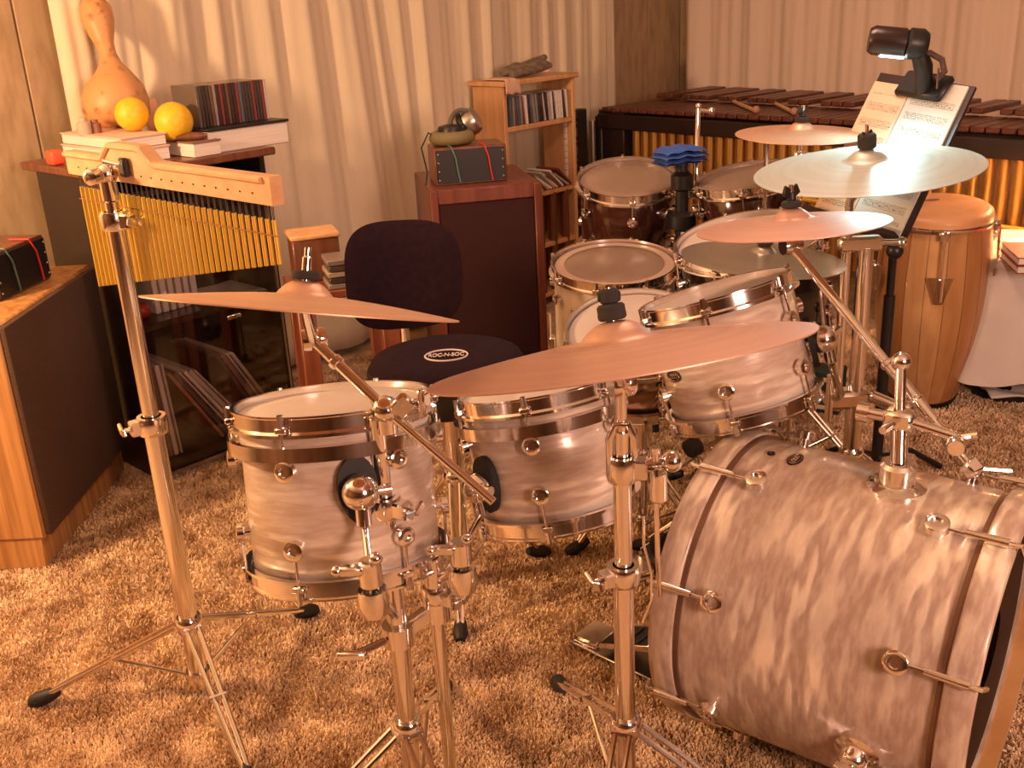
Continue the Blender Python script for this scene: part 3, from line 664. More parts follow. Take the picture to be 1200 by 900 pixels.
SN_, FS = drum('snare_drum', 'steel snare drum with a bright white head, behind the large front cymbal', (.324, 2.497, .587), (-.039, -.298, .954), .185, .15, shell=STEELSH, phase=.2, lugs=8, lugr=.011)
TN, FN = drum('tenor_drum', 'black shelled drum with a white head, half under the low grey cymbal', (.635, 2.64, .775), (-.17, -.10, .98), .195, .26, shell=BLKSH, phase=.1, lugs=8)
TL, FL = drum('tom_tom', 'dark lacquered tom with a hazy clear head, left of the blue cloth', (.398, 3.286, .838), (-.012, -.25, .965), .16, .25, shell=DARKSH, heads=(HEADCLEAR, HEADCLEAR), phase=.5, group='dark toms on the rear stand')
TM, FM = drum('tom_tom', 'dark lacquered tom with a hazy clear head, right of the blue cloth', (.735, 3.10, .855), (-.16, -.06, .985), .16, .25, shell=DARKSH, heads=(HEADCLEAR, HEADCLEAR), phase=.2, group='dark toms on the rear stand')

# ------------------------------------------------------------------ bass drum
bc_, bn = V3(.607, 1.637, .300), unit([.7966, -.6043, -.0151])
ba_ = unit(np.cross([0, 0, 1.], bn)); bb_ = np.cross(bn, ba_); BL = .54; RH = .288; RS = .278
WH = mat_wood('hoop_maple', (.50, .25, .085), (.60, .33, .13), 'X', 14, 14, .4)
BD_ = thing('bass_drum', 'large white pearl bass drum lying on its side at the front right', 'drum', (bc_[0], bc_[1], 0))
def bp(deg, s, r): t = R_(deg); return bc_+bn*s+r*(cos(t)*ba_+sin(t)*bb_)
def brd(deg): t = R_(deg); return cos(t)*ba_+sin(t)*bb_
def blathe(prof, loop=True, seg=128): return MB().lathe(bc_, bn, prof, seg, loop=loop, ref=ba_)
blathe([(RS, -BL/2+.03), (RS, BL/2-.03), (RS-.009, BL/2-.03), (RS-.009, -BL/2+.03)]).build('shell', PEARL_BD, BD_, angle=60)
for s in (-1, 1):
    z = [(RH-.013, s*(BL/2-.047)), (RH-.002, s*(BL/2-.047)), (RH, s*(BL/2-.044)), (RH, s*(BL/2-.002)), (RH-.002, s*BL/2), (RH-.013, s*BL/2)]
    hp__ = blathe(z).build('hoop', PEARL_BD, BD_, angle=60)
    blathe([(RH-.0150, s*(BL/2-.046)), (RH-.0132, s*(BL/2-.046)), (RH-.0132, s*(BL/2-.0005)), (RH-.0150, s*(BL/2-.0005))]).build('inner_face', WH, hp__, label='bare maple inner face of the hoop')
    blathe([(RS+.0005, s*(BL/2-.056)), (RS+.006, s*(BL/2-.056)), (RS+.006, s*(BL/2-.046)), (RS+.0005, s*(BL/2-.046))]).build('flesh_hoop', mat('flesh_hoop', (.20, .11, .07), .35, .6) if s < 0 else bpy.data.materials['flesh_hoop'], BD_)
blathe([(0, -BL/2+.045), (RH-.05, -BL/2+.045), (RH-.013, -BL/2+.038)], False).build('batter_head', HEAD, BD_)
fh = blathe([(.075, BL/2-.034), (RH-.05, BL/2-.034), (RH-.013, BL/2-.038)], False).build('resonant_head', mat('black_head', (.022, .010, .007), .6, spec=.25), BD_)
for k in range(8):
    dg = 22.5+45*k
    for s in (-1, 1):
        sl = s*.153; rd = brd(dg); tg = np.cross(bn, rd)
        m_ = MB(); eyelug(m_, bp(dg, sl, RS), rd, bn, .0195, .030); lg = m_.build('lug', CHROME, BD_, angle=40)
        q = MB(); q.cyl(bp(dg, sl+s*.012, RS+.018), bp(dg, s*(BL/2-.06), RH+.006), .0032, 8)
        q.tube([bp(dg, s*(BL/2-.075), RH+.009), bp(dg, s*(BL/2-.01), RH+.010)], [.0062, .0085], 12)
        q.tube([bp(dg, s*(BL/2-.02), RH+.006), bp(dg, s*(BL/2+.007), RH+.010), bp(dg, s*(BL/2+.010), RH-.008)], .0045, 8)
        q.build('claw_hook', CHROME, lg)
p = bp(91, -.126, RS); badge('badge', p, brd(91), bn*-1, .024, .0125, BD_)
MB().lathe(bp(91, -.172, RS-.001), brd(91), [(0, .002), (.003, .002), (.004, .004), (.007, .004), (.0075, 0)], 16).build('air_vent', BADGE, BD_)
# spurs
for dg in (-163, -17):
    rd = brd(dg); tg = np.cross(bn, rd); p = bp(dg, .107, RS)
    sb = MB(); sb.lathe(p, rd, [(0, -.004), (.036, -.004), (.037, .006), (.03, .010), (.024, .012), (.022, .028), (.017, .034), (0, .034)], 28); sp_ = sb.build('spur_bracket', CHROME, BD_, angle=40)
    foot = p+rd*.17+bn*.10; foot[2] = .012
    w_ = MB(); w_.tube([p+rd*.03, foot], .0075, 10); w_.box(p+rd*.040, (.05, .009, .016), (bn, tg, rd), .003); w_.build('spur', CHROME, sp_)
    MB().cyl(foot-V3(0, 0, .012), foot+V3(0, 0, .025), .011, 10, .003).build('rubber_tip', RUBBER, sp_)
# post on top, with the small cymbal's boom arm
mp_ = bp(94, .06, RS); rd = brd(94); tg = np.cross(bn, rd)
pl = MB(); pl.lathe(mp_, rd, [(0, -.006), (.048, -.006), (.049, .006), (.038, .012), (.031, .014), (.030, .044), (.024, .05), (0, .05)], 32); pl.box(mp_+rd*.02-tg*.045, (.022, .05, .03), (bn, tg, rd), .004); mpl = pl.build('mount_base', CHROME, BD_, angle=40)
ptop = D(1056, 424, (mp_-EYE)@FW-.0)
pb = mp_+rd*.045
MB().tube([pb, pb+(ptop-pb)*.32], .0145, 16).build('post_sleeve', CHROME, mpl)
MB().tube([pb+(ptop-pb)*.30, ptop], .0095, 14).build('mount_post', CHROME, mpl)
MB().ball(ptop, .017, 18, 10).build('post_ball', CHROME, mpl)
cl_ = pb+(ptop-pb)*.44
q = MB(); q.box(cl_, (.05, .034, .034), (bn, tg, (0, 0, 1)), .006); q.tube([cl_-bn*.05, cl_-bn*.02], .010, 10); q.cyl(cl_+V3(-.02, -.02, .0), cl_+V3(-.045, -.045, .0), .007, 10)
q.lathe(cl_-bn*.06, bn, [(0, -.01), (.018, -.01), (.018, .01), (0, .01)], 12); q.build('multi_clamp', CHROME, mpl)
tD = (mp_-EYE)@FW
cA = D(1120, 512, tD-.05)
MB().tube([cl_, cl_+(cA-cl_)*.5, cA], .009, 12).build('clamp_arm', CHROME, mpl)
CR = V3(.541, 1.919, .978)                 # the small cymbal's centre
tilt = D(927, 288, (CR-EYE)@FW)
bm_ = D(1143, 553, tD-.06)
bo = MB(); f_ = lambda s: tilt+(bm_-tilt)*s
bo.tube([f_(.03), f_(.56)], .0085, 12); bo.tube([f_(.55), f_(.80)], .0105, 12); bo.tube([f_(.79), f_(.97)], .007, 12); bo.cyl(f_(.545), f_(.565), .013, 14, .002); bo.cyl(f_(.70), f_(.715), .0125, 14, .002)
bo.build('boom_arm', CHROME, mpl)
ct = f_(.87); q = MB(); q.lathe(ct-V3(.0, .02, 0), (0.2, 1, 0), [(0, -.02), (.013, -.02), (.0155, -.014), (.0155, .018), (.011, .026), (0, .026)], 18); q.cyl(ct, ct+V3(.035, -.03, .018), .006, 8); q.build('boom_clamp', CHROME, mpl, angle=40)
q = MB(); q.box(f_(.985), (.026, .026, .026), (unit(bm_-tilt), frame(bm_-tilt)[0], frame(bm_-tilt)[1]), .004); q.cyl(f_(.985), f_(.985)+V3(.06, -.01, -.004), .005, 8); q.build('boom_end', CHROME, mpl)
def tilter(mbn, at, to, n, parent, r=.014):
    q = MB(); q.lathe(at-np.array([.012, 0, 0]), (1, .25, 0), [(0, -.004), (r*1.2, -.004), (r*1.3, .002), (r*1.3, .008), (r*.8, .011), (r*.8, .016), (r*1.3, .02), (r*1.3, .028), (r*1.1, .032), (0, .032)], 20)
    q.tube([at, at+(to-at)*.35, to], [.009, .008, .006], 10); return q.build(mbn, CHROME, parent, angle=40)
tilter('tilter', tilt, CR-V3(0, 0, .012), None, mpl)

# pedals
def pedal(label, heel, toe, lift, board=True, seedk=0):
    heel = np.array(heel, float); toe = np.array(toe, float); d = unit(toe-heel); sd = V3(-d[1], d[0], 0); up = V3(0, 0, 1); L = np.linalg.norm(toe-heel); ax = (d, sd, (0, 0, 1))
    t = thing('drum_pedal', label, 'pedal', (heel+toe)/2)
    MB().box((heel+toe)/2+up*.012, (L, .10, .006), ax, .002).build('base_plate', CHROME2, t)
    MB().box(heel+d*.035+up*.022, (.07, .085, .016), ax, .005).build('heel_plate', CHROME, t)
    an = math.atan2(lift, L*.8); fx = (d*cos(an)+up*sin(an), sd, -d*sin(an)+up*cos(an)); fc = heel+d*(.075+L*.36)+up*(.03+lift/2)
    fb = MB().box(fc, (L*.74, .085, .011), fx, .004).build('footboard', BLACK, t)
    for k in range(5): MB().box(fc+fx[0]*(-.25+.11*k)*L+fx[2]*.0075, (.010, .07, .004), fx, .001).build('grip_strip', RUBBER, fb)
    for s in (-1, 1): MB().box(fc+fx[1]*s*.044, (L*.74, .005, .014), fx, .001).build('edge_rail', CHROME, fb)
    for s in (-1, 1): MB().tube([toe+sd*s*.055+up*.012, toe+sd*s*.055+up*.19], .008, 10).build('upright', CHROME, t)
    MB().cyl(toe-sd*.075+up*.185, toe+sd*.075+up*.185, .007, 12).build('axle', CHROME, t)
    bt = MB().tube([toe+up*.185, toe-d*.09+up*.31], .004, 8).build('beater_rod', CHROME, t)
    MB().cyl(toe-d*.112+up*.31-d*.0, toe-d*.075+up*.325, .024, 18, .005).build('beater', FELT, bt)
    return t
rb_ = bc_-bn*(BL/2+.0); heelp = V3(.135, 2.035, 0)
pedal('chrome bass drum pedal at the left foot of the bass drum', heelp, V3(rb_[0]-.03, rb_[1]+.022, 0), .09)
pedal('black second pedal behind the bass drum, under the tilted tom', V3(.255, 2.285, 0), V3(.53, 2.40, 0), .09)
# ------------------------------------------------------------------ cymbals and stands
def cymbal(label, c, n, r, m, group=None, flip=1, bell=.18, bowf=.085):
    prof = []; br = r*bell; bh = br*.50
    for i in range(9):
        t = i/8; x = .007+(br-.007)*t; prof.append((x, bh*(1-t**2.2)))
    for i in range(1, 15):
        t = i/14; prof.append((br+(r-br)*t, -bowf*r*(t**1.35)))
    top = [(x, z+.0016) for x, z in prof]; full = top+[(r, -bowf*r-.0002)]+[(x, z) for x, z in prof[::-1]]
    o = MB().lathe(c, unit(n)*flip, full, 96, loop=True).build('cymbal', m, None, angle=50)
    me = o.data
    cc = np.asarray(c, float); me.transform(Matrix.Translation(-Vector(cc))); o.location = tuple(cc)
    tag(o, label, 'cymbal', group); return np.asarray(c, float), unit(n), bh
def cym_top(c, n, bh, parent, wing=True, h=.035):
    MB().cyl(c+n*(bh+.003), c+n*(bh+.015), .019, 16, .003).build('felt_washer', FELT, parent); MB().cyl(c-n*.014, c-n*.002, .018, 16, .003).build('felt_washer', FELT, parent)
    q = MB(); q.cyl(c-n*.02, c+n*(bh+h+.010), .0045, 10)
    q.build('threaded_rod', CHROME, parent)
    if wing:
        a, b, _ = frame(n, (.7, .5, 0)); q = MB(); q.cyl(c+n*(bh+.016), c+n*(bh+.032), .009, 12, .002)
        for s in (-1, 1): q.box(c+n*(bh+.033)+a*s*.013, (.018, .006, .020), (unit(a+n*s*.5), b, unit(n-a*s*.5)), .002)
        q.build('wing_nut', BLACK, parent)
def collar(name, p, r, parent, wing_dir=(1, 0, 0), h=.032, wing=.04, axis=(0, 0, 1)):
    q = MB(); ax = unit(axis); p = np.asarray(p, float); q.lathe(p, ax, [(r, -h/2), (r+.008, -h/2), (r+.010, -h*.3), (r+.010, h*.3), (r+.008, h/2), (r, h/2)], 20, loop=True)
    wd = unit(wing_dir); sd = unit(np.cross(ax, wd)); q.box(p+wd*(r+.012), (.024, .026, h*.8), (wd, sd, ax), .003)
    q.cyl(p+wd*(r+.018), p+wd*(r+.034), .005, 8)
    for s in (-1, 1): q.box(p+wd*(r+.038)+sd*s*.014, (.007, .024, .014), (wd, unit(sd+ax*s*.4), unit(ax-sd*s*.4)), .002)
    return q.build(name, CHROME, parent, angle=35)
def tripod(t, base, hub, angs, spread=.36, r=.0165, feetpts=None, low=.05):
    base = np.array([base[0], base[1], 0.])
    for i, an in enumerate(angs):
        if feetpts and i < len(feetpts) and feetpts[i] is not None: f = np.array([feetpts[i][0], feetpts[i][1], 0])
        else: f = base+np.array([cos(an), sin(an), 0])*spread
        d = unit(f-base); sd = V3(-d[1], d[0], 0); h = base+V3(0, 0, hub)+d*.022; e = f+V3(0, 0, .022)-d*.02
        q = MB()
        for s in (-1, 1):
            q.tube([h+sd*s*.012, h+(e-h)*.12+sd*s*.012, e-(e-h)*.16+sd*s*.007, e+sd*s*.004], .0052, 8)
        mid = h+(e-h)*.48; q.cyl(mid-sd*.017, mid+sd*.017, .0055, 8); q.cyl(h-sd*.018, h+sd*.018, .006, 8)
        lg = q.build('leg', CHROME, t)
        q = MB(); l0 = base+V3(0, 0, low)+d*.02; q.tube([mid, l0], .0042, 8); q.cyl(l0-sd*.014, l0+sd*.014, .005, 8); q.build('brace', CHROME, lg)
        q = MB(); q.lathe(f-d*.055+V3(0, 0, .030), unit(d*1+V3(0, 0, -.36)), [(0, 0), (.010, 0), (.015, .02), (.018, .05), (.012, .068), (0, .070)], 14); q.build('rubber_foot', RUBBER, lg)
    q = MB(); q.lathe(base+V3(0, 0, hub), (0, 0, 1), [(r, -.018), (r+.007, -.018), (r+.009, -.008), (r+.009, .012), (r+.005, .018), (r, .018)], 20, loop=True)
    q.build('leg_collar', CHROME, t, angle=35)
    MB().lathe(base+V3(0, 0, low), (0, 0, 1), [(r, -.012), (r+.006, -.012), (r+.006, .012), (r, .012)], 20, loop=True).build('lower_collar', CHROME, t, angle=35)

# left crash cymbal on its boom stand
LB = Z(478, 852, .25); LB = V3(LB[0], LB[1], 0)
ls = thing('cymbal_stand', 'chrome boom stand at the front left that carries the left cymbal', 'cymbal stand', LB)
zt = zat(LB, 488); zc = zat(LB, 592)
MB().cyl(LB+V3(0, 0, .015), LB+V3(0, 0, zc), .0160, 20, .002).build('lower_tube', CHROME, ls)
MB().cyl(LB+V3(0, 0, zc-.02), LB+V3(0, 0, zt), .0130, 20, .002).build('upper_tube', CHROME, ls)
collar('height_collar', LB+V3(0, 0, zc), .0165, ls, (.8, -.5, 0))
tripod(ls, LB, .25, (0, 0, 0), feetpts=(Z(522, 806, 0), LB+V3(-.33, -.16, 0), LB+V3(.16, -.33, 0)))
LC = D(357, 347, 1.36); LN = unit([.135, .272, .955])
lc = cymbal('bronze crash cymbal seen almost edge on at the left, before the record cabinet', LC, LN, .205, BRONZE)
ltD = (LB-EYE+V3(0, 0, zt))@FW
hing = D(367, 398, ltD+.0); cl0 = D(452, 480, ltD-.02); tail = D(578, 588, ltD-.06)
q = MB(); q.tube([hing, cl0], .0085, 12); q.tube([cl0, tail], .0068, 12); q.cyl(hing+(cl0-hing)*.28, hing+(cl0-hing)*.36, .012, 12, .002); q.build('boom_arm', CHROME, ls)
q = MB(); q.ball(cl0, .021, 16, 10); q.cyl(cl0+V3(0, 0, -.035), cl0, .016, 16); q.box(cl0+V3(.028, -.02, .012), (.034, .012, .03), (unit([.7, 0, .7]), (0, 1, 0), unit([-.7, 0, .7])), .004); q.cyl(cl0, cl0+V3(.05, -.015, .012), .007, 10); q.box(cl0+V3(.055, -.018, .014), (.010, .012, .045), None, .003); q.build('boom_clamp', CHROME, ls)
tilter('tilter', hing, LC-LN*.012, None, ls, .013)
cym_top(LC, LN, lc[2], ls, wing=False)
MB().cyl(LC+LN*(lc[2]+.012), LC+LN*(lc[2]+.034), .0065, 12, .002).build('cap_nut', CHROME, ls)
# short tom post clamped to the stand
pD = ltD+.03
pt, pbm = D(498, 652, 1.50), D(516, 890, 1.72)
PB = V3(LB[0]+.062, LB[1]+.035, 0)
ztop = zat(PB, 652)
MB().cyl(PB+V3(0, 0, .05), PB+V3(0, 0, ztop-.05), .0115, 16, .002).build('tom_post', CHROME, ls)
MB().cyl(PB+V3(0, 0, ztop-.055), PB+V3(0, 0, ztop), .0165, 18, .003).build('post_cap', CHROME, ls)
collar('post_collar', PB+V3(0, 0, ztop-.07), .0125, ls, (.8, -.5, 0), .03)
zb = zat(LB, 742)
q = MB(); m0 = LB+V3(0, 0, zb); m1 = PB+V3(0, 0, zb+.02); q.box((m0+m1)/2, (.10, .022, .03), (unit(m1-m0), unit(np.cross((0, 0, 1), m1-m0)), (0, 0, 1)), .005); q.lathe(m0, (0, 0, 1), [(.0165, -.018), (.026, -.018), (.026, .018), (.0165, .018)], 18, loop=True); q.lathe(m1, (0, 0, 1), [(.012, -.018), (.022, -.018), (.022, .018), (.012, .018)], 18, loop=True); q.cyl(m0-V3(.02, .02, 0), m0-V3(.06, .05, .0), .006, 8); q.box(m0-V3(.068, .056, 0), (.05, .012, .016), None, .004); q.build('post_clamp', CHROME, ls)
def tom_arm(parent, j, mid, end, name='tom_arm'):
    q = MB(); q.tube([j+unit(j-mid)*.02, j, mid], .0058, 10)
    q.cyl(mid-V3(0, 0, .02), mid+V3(0, 0, .022), .017, 14, .003); q.box(mid+V3(-.025, -.01, .012), (.036, .016, .016), None, .004); q.ball(mid+V3(.012, -.012, .03), .010, 10, 6); q.ball(mid+V3(-.045, -.01, .012), .009, 10, 6)
    q.tube([mid, mid*.5+end*.5-V3(0, 0, .012), end], .0075, 12)
    q.lathe(mid-V3(0, 0, .045), (0, 0, 1), [(0, -.02), (.021, -.02), (.024, .0), (.021, .02), (0, .02)], 16)
    q.build(name, CHROME, parent, angle=40)
tom_arm(ls, j1, D(434, 672, 1.47), m0+V3(-.0, 0, .03))
tom_arm(ls, j2, D(540, 648, 1.62), m1+V3(0, 0, .05))

# large ride on the centre stand
CB = Z(733, 850, .25); CB = V3(CB[0], CB[1], 0)
cs = thing('cymbal_stand', 'chrome straight stand in the front centre that carries the largest cymbal', 'cymbal stand', CB)
zu, zl, zk = zat(CB, 505), zat(CB, 548), zat(CB, 672)
MB().cyl(CB+V3(0, 0, .015), CB+V3(0, 0, zk), .0165, 20, .002).build('lower_tube', CHROME, cs)
MB().cyl(CB+V3(0, 0, zk-.02), CB+V3(0, 0, zl), .0140, 20, .002).build('middle_tube', CHROME, cs)
collar('height_collar', CB+V3(0, 0, zk), .017, cs, (-.8, -.4, 0)); collar('height_collar', CB+V3(0, 0, zl), .0145, cs, (.9, -.2, 0), .04)
q = MB(); q.tube([CB+V3(-.018, -.006, zl+.01), CB+V3(-.019, -.006, zu-.01), CB+V3(-.010, -.006, zu+.012), CB+V3(.008, -.006, zu+.014), CB+V3(.017, -.006, zu-.008), CB+V3(.018, -.006, zl+.01)], .0062, 10); q.cyl(CB+V3(0, 0, zl), CB+V3(0, 0, zu), .012, 14); q.build('hinge_block', CHROME, cs)
tripod(cs, CB, .25, (0, 0, 0), feetpts=(Z(653, 803, 0), CB+V3(-.12, -.34, 0), CB+V3(.36, -.14, 0)))
ztl = zat(CB, 450)
MB().cyl(CB+V3(0, 0, zu), CB+V3(0, 0, ztl), .0085, 14).build('top_rod', CHROME, cs)
CC = D(722, 399, 1.345); CNn = unit([-.118, .245, .962])
cc = cymbal('largest bronze cymbal across the centre, above the middle tom', CC, CNn, .253, BRONZE_PINK, bell=.19)
tilter('tilter', CB+V3(0, 0, ztl), CC-CNn*.012, None, cs, .016)
cym_top(CC, CNn, cc[2], cs, wing=False)
q = MB(); q.cyl(CC+CNn*(cc[2]+.004), CC+CNn*(cc[2]+.024), .0185, 18, .003); q.cyl(CC+CNn*(cc[2]+.024), CC+CNn*(cc[2]+.044), .0125, 16, .003); q.box(CC+CNn*(cc[2]+.034), (.030, .007, .014), None, .002); q.build('felt_stack', FELT, cs)
q = MB(); mm = CB+V3(0, 0, zat(CB, 533)); e2 = D(800, 500, 1.75)
q.cyl(mm+V3(.02, 0, -.02), mm+V3(.06, .0, -.016), .010, 12, .002); q.ball(mm+V3(.075, 0, -.015), .017, 12, 8); q.cyl(mm+V3(.05, .0, -.05), mm+V3(.05, 0, .01), .008, 10); q.cyl(mm+V3(.055, .0, -.08), mm+V3(.055, 0, -.03), .013, 12, .003); q.tube([mm+V3(.05, 0, -.04), mm+V3(.055, .01, -.18), mm+V3(.06, .02, -.26)], .004, 8); q.build('side_clamp', CHROME, cs)
q = MB(); lo_ = CB+V3(.032, 0, zat(CB, 640)); q.tube([lo_+V3(0, 0, .05), lo_, lo_+V3(.012, 0, -.05), lo_+V3(.012, 0, -.10), lo_+V3(-.002, 0, -.14)], .0025, 6); q.build('hanging_clip', CHROME, cs); 

# small crash over the bass drum (its arm belongs to the drum)
cr = cymbal('small rosy crash cymbal on the boom arm above the bass drum', CR, (-.060, .088, .994), .178, BRONZE_PINK, bell=.2)
cym_top(CR, unit([-.060, .088, .994]), cr[2], mpl)

# ride and its double pole stand
RC = V3(.852, 2.424, .998); RN = unit([-.085, -.045, 1])
rbase = D(993, 520, 2.5); rt_ = D(1019, 305, 2.5)
RB = V3((rbase[0]+rt_[0])/2, (rbase[1]+rt_[1])/2, 0)
rs_ = thing('cymbal_stand', 'chrome double pole stand beside the conga that carries the pale ride cymbal', 'cymbal stand', RB)
zc1, zc2 = zat(RB, 285), zat(RB, 466)
MB().cyl(RB+V3(0, 0, .015), RB+V3(0, 0, zc2+.0), .021, 20, .002).build('lower_tube', CHROME, rs_)
MB().cyl(RB+V3(0, 0, zc2), RB+V3(0, 0, zc1-.01), .0185, 20, .002).build('middle_tube', CHROME, rs_)
MB().cyl(RB+V3(-.045, 0, zc2-.03), RB+V3(-.045, 0, zc1+.05), .0115, 16, .002).build('side_rod', CHROME, rs_)
q = MB(); q.box(RB+V3(-.015, 0, zc1), (.10, .03, .035), None, .006); q.cyl(RB+V3(.03, 0, zc1), RB+V3(.075, -.01, zc1), .008, 10); q.ball(RB+V3(.08, -.01, zc1), .013, 10, 8); q.build('upper_clamp', CHROME, rs_)
q = MB(); q.box(RB+V3(-.02, 0, zc2), (.11, .05, .05), None, .012); q.cyl(RB+V3(.03, -.02, zc2+.01), RB+V3(.09, -.06, zc2-.01), .016, 14, .004); q.ball(RB+V3(.10, -.065, zc2-.012), .024, 14, 8); q.cyl(RB+V3(-.07, -.02, zc2+.07), RB+V3(-.07, -.02, zc2-.05), .010, 10); q.build('lower_clamp', CHROME, rs_)
tripod(rs_, RB, .28, (R_(100), R_(220), R_(-20)), spread=.36, r=.021)
MB().tube([RB+V3(-.045, 0, zc1+.04), RB+V3(-.045, 0, zc1+.10), RC-RN*.05], .0095, 12).build('top_rod', CHROME, rs_)
MB().tube([RC-RN*.06, RC-RN*.004], .016, 12).build('tilter', CHROME, rs_)
rr = cymbal('large pale ride cymbal in the cool lamp light before the music stand', RC, RN, .258, BRONZE_COOL_LIT)
cym_top(RC, RN, rr[2], rs_, h=.05)
MB().cyl(RC+RN*(rr[2]+.003), RC+RN*(rr[2]+.038), .021, 16, .004).build('felt_stack', FELT, rs_)
# arm that holds the tilted tom
e3 = RB+V3(-.05, 0, zc2+.0); md = D(968, 400, 2.28)
q = MB(); q.tube([j3, md], .0065, 10); q.ball(md, .026, 14, 9); q.cyl(md+V3(0, 0, -.03), md+V3(0, 0, .03), .016, 12, .003); q.tube([md, D(975, 425, 2.32), D(985, 462, 2.42), e3], .010, 12); q.cyl(md, D(962, 340, 2.28), .0055, 8); q.cyl(md, D(985, 385, 2.3), .007, 8); q.ball(D(950, 383, 2.24), .014, 10, 7); q.build('tom_arm', CHROME, rs_)

# low grey cymbal with its own stand
WCc = V3(.587, 2.30, .822); WNn = unit([.084, .0, .995])
lw = cymbal('low grey cymbal hanging over the black shelled drum', WCc, WNn, .185, mat_cymbal('grey_bronze', (.50, .46, .37), .3, .85), bell=.16)
LWB = V3(WCc[0], WCc[1], 0)+V3(.04, .01, 0)
lws = thing('cymbal_stand', 'short chrome stand under the low grey cymbal', 'cymbal stand', LWB)
MB().cyl(LWB+V3(0, 0, .015), LWB+V3(0, 0, .55), .0145, 16, .002).build('lower_tube', CHROME, lws); MB().tube([LWB+V3(0, 0, .54), LWB+V3(0, 0, .74), WCc-WNn*.02], .008, 10).build('upper_tube', CHROME, lws)
collar('height_collar', LWB+V3(0, 0, .55), .015, lws)
tripod(lws, LWB, .28, (R_(80), R_(160), R_(-70)), spread=.34)
cym_top(WCc, WNn, lw[2], lws, wing=False)

# far cymbal in front of the marimba
FC = V3(.816, 2.843, 1.022); FN_ = unit([.02, -.03, 1]); FB = V3(FC[0]-.0, FC[1]+.02, 0)
fs = thing('cymbal_stand', 'slim chrome stand behind the ride that carries the far cymbal', 'cymbal stand', FB)
MB().cyl(FB+V3(0, 0, .015), FB+V3(0, 0, .62), .0145, 16, .002).build('lower_tube', CHROME, fs); MB().tube([FB+V3(0, 0, .60), FC-FN_*.015], .0085, 10).build('upper_tube', CHROME, fs); collar('height_collar', FB+V3(0, 0, .62), .015, fs)
collar('tilter', FC-FN_*.075, .009, fs, (.9, -.4, 0), .03)
tripod(fs, FB, .26, (R_(80), R_(200), R_(-40)), spread=.3)
fc = cymbal('far bronze cymbal in front of the marimba resonators', FC, FN_, .175, BRONZE, bell=.2); cym_top(FC, FN_, fc[2], fs)
MB().tube([FB+V3(-.075, .05, .60), FB+V3(-.075, .05, .98)], .006, 8).build('side_rod', CHROME, fs); MB().box(FB+V3(-.037, .025, .605), (.10, .02, .025), (unit([-.75, .5, 0]), unit([-.5, -.75, 0]), (0, 0, 1)), .004).build('side_clamp', CHROME, fs)

# snare stand, tenor stand
def basket(label, F, base, feet, hub=.24):
    a, b, n, c, rs, h = F; base = V3(base[0], base[1], 0); t = thing('drum_stand', label, 'drum stand', base); bot = c-n*(h+.012)
    MB().cyl(base+V3(0, 0, .015), base+V3(0, 0, max(hub+.06, bot[2]-.10)), .0135, 16, .002).build('tube', CHROME, t)
    top = base+V3(0, 0, max(hub+.06, bot[2]-.10))
    for k in range(3):
        an = .5+2*pi*k/3; rd = a*cos(an)+b*sin(an); MB().tube([top, top*.4+(bot+rd*(rs))*.6-n*.02, bot+rd*(rs+.012)-n*.006, bot+rd*(rs+.022)+n*.025], .006, 10).build('basket_arm', CHROME, t)
    tripod(t, base, hub, (0, 2.1, 4.2), feetpts=feet, spread=.33, r=.0135); return t
basket('chrome snare stand under the steel snare drum', FS, (.335, 2.50), (Z(668, 650, 0), Z(768, 566, 0), V3(.52, 2.26, 0)))
basket('chrome stand under the black shelled drum', FN, (.68, 2.70), (V3(.45, 2.84, 0), V3(.9, 2.9, 0), V3(.72, 2.36, 0)))

# rear stand with a blue folded cloth, between the two dark toms
SBp = D(800, 262, 3.16); SB = V3(SBp[0], SBp[1]+.02, 0)
ts = thing('tom_stand', 'dark post stand between the two dark toms, under the blue cloth', 'stand', SB)
zt_ = zat(SB, 182)
MB().cyl(SB+V3(0, 0, .015), SB+V3(0, 0, zt_-.02), .020, 18, .002).build('post', BLACK, ts)
for z_, r_ in ((zat(SB, 212), .034), (zat(SB, 258), .044)): MB().lathe(SB+V3(0, 0, z_), (0, 0, 1), [(.02, -.03), (r_, -.022), (r_, .018), (.02, .03)], 18, loop=True).build('post_collar', BLACK, ts)
tripod(ts, SB, .30, (R_(30), R_(150), R_(270)), spread=.34, r=.02)
for F_, s_ in ((FL, 1), (FM, -1)):
    a, b, n, c, rs, h = F_; e = c-n*.10+unit(SB+V3(0, 0, c[2]-.1)-(c-n*.1))*rs
    q = MB(); q.tube([SB+V3(0, 0, e[2]-.02), e], .010, 10); q.cyl(e-unit(e-(SB+V3(0, 0, e[2])))*.03, e, .02, 12, .003); q.build('tom_arm', CHROME, ts)
q = MB(); pr_ = D(818, 150, 3.22); q.tube([SB+V3(.05, .03, zt_-.12), SB+V3(.05, .03, zt_), pr_+V3(0, 0, .06)], .0075, 10); q.cyl(pr_+V3(0, 0, .055), pr_+V3(.03, 0, .05), .006, 8); q.ball(pr_+V3(.04, 0, .05), .012, 10, 7); q.ball(pr_+V3(0, 0, .066), .010, 10, 7); q.box(SB+V3(.03, .02, zt_-.12), (.10, .03, .03), None, .005); q.build('accessory_rod', CHROME, ts)
BLUE = mat('blue_towel', (.03, .085, .34), rough=.95, bump=.5, bscale=(200, 200, 200), bdist=.002)
bq = SB+V3(-.005, -.01, zt_-.02); bqx, bqy = unit([.95, .3, 0]), unit([-.3, .95, 0])
q = MB(); bw = .135
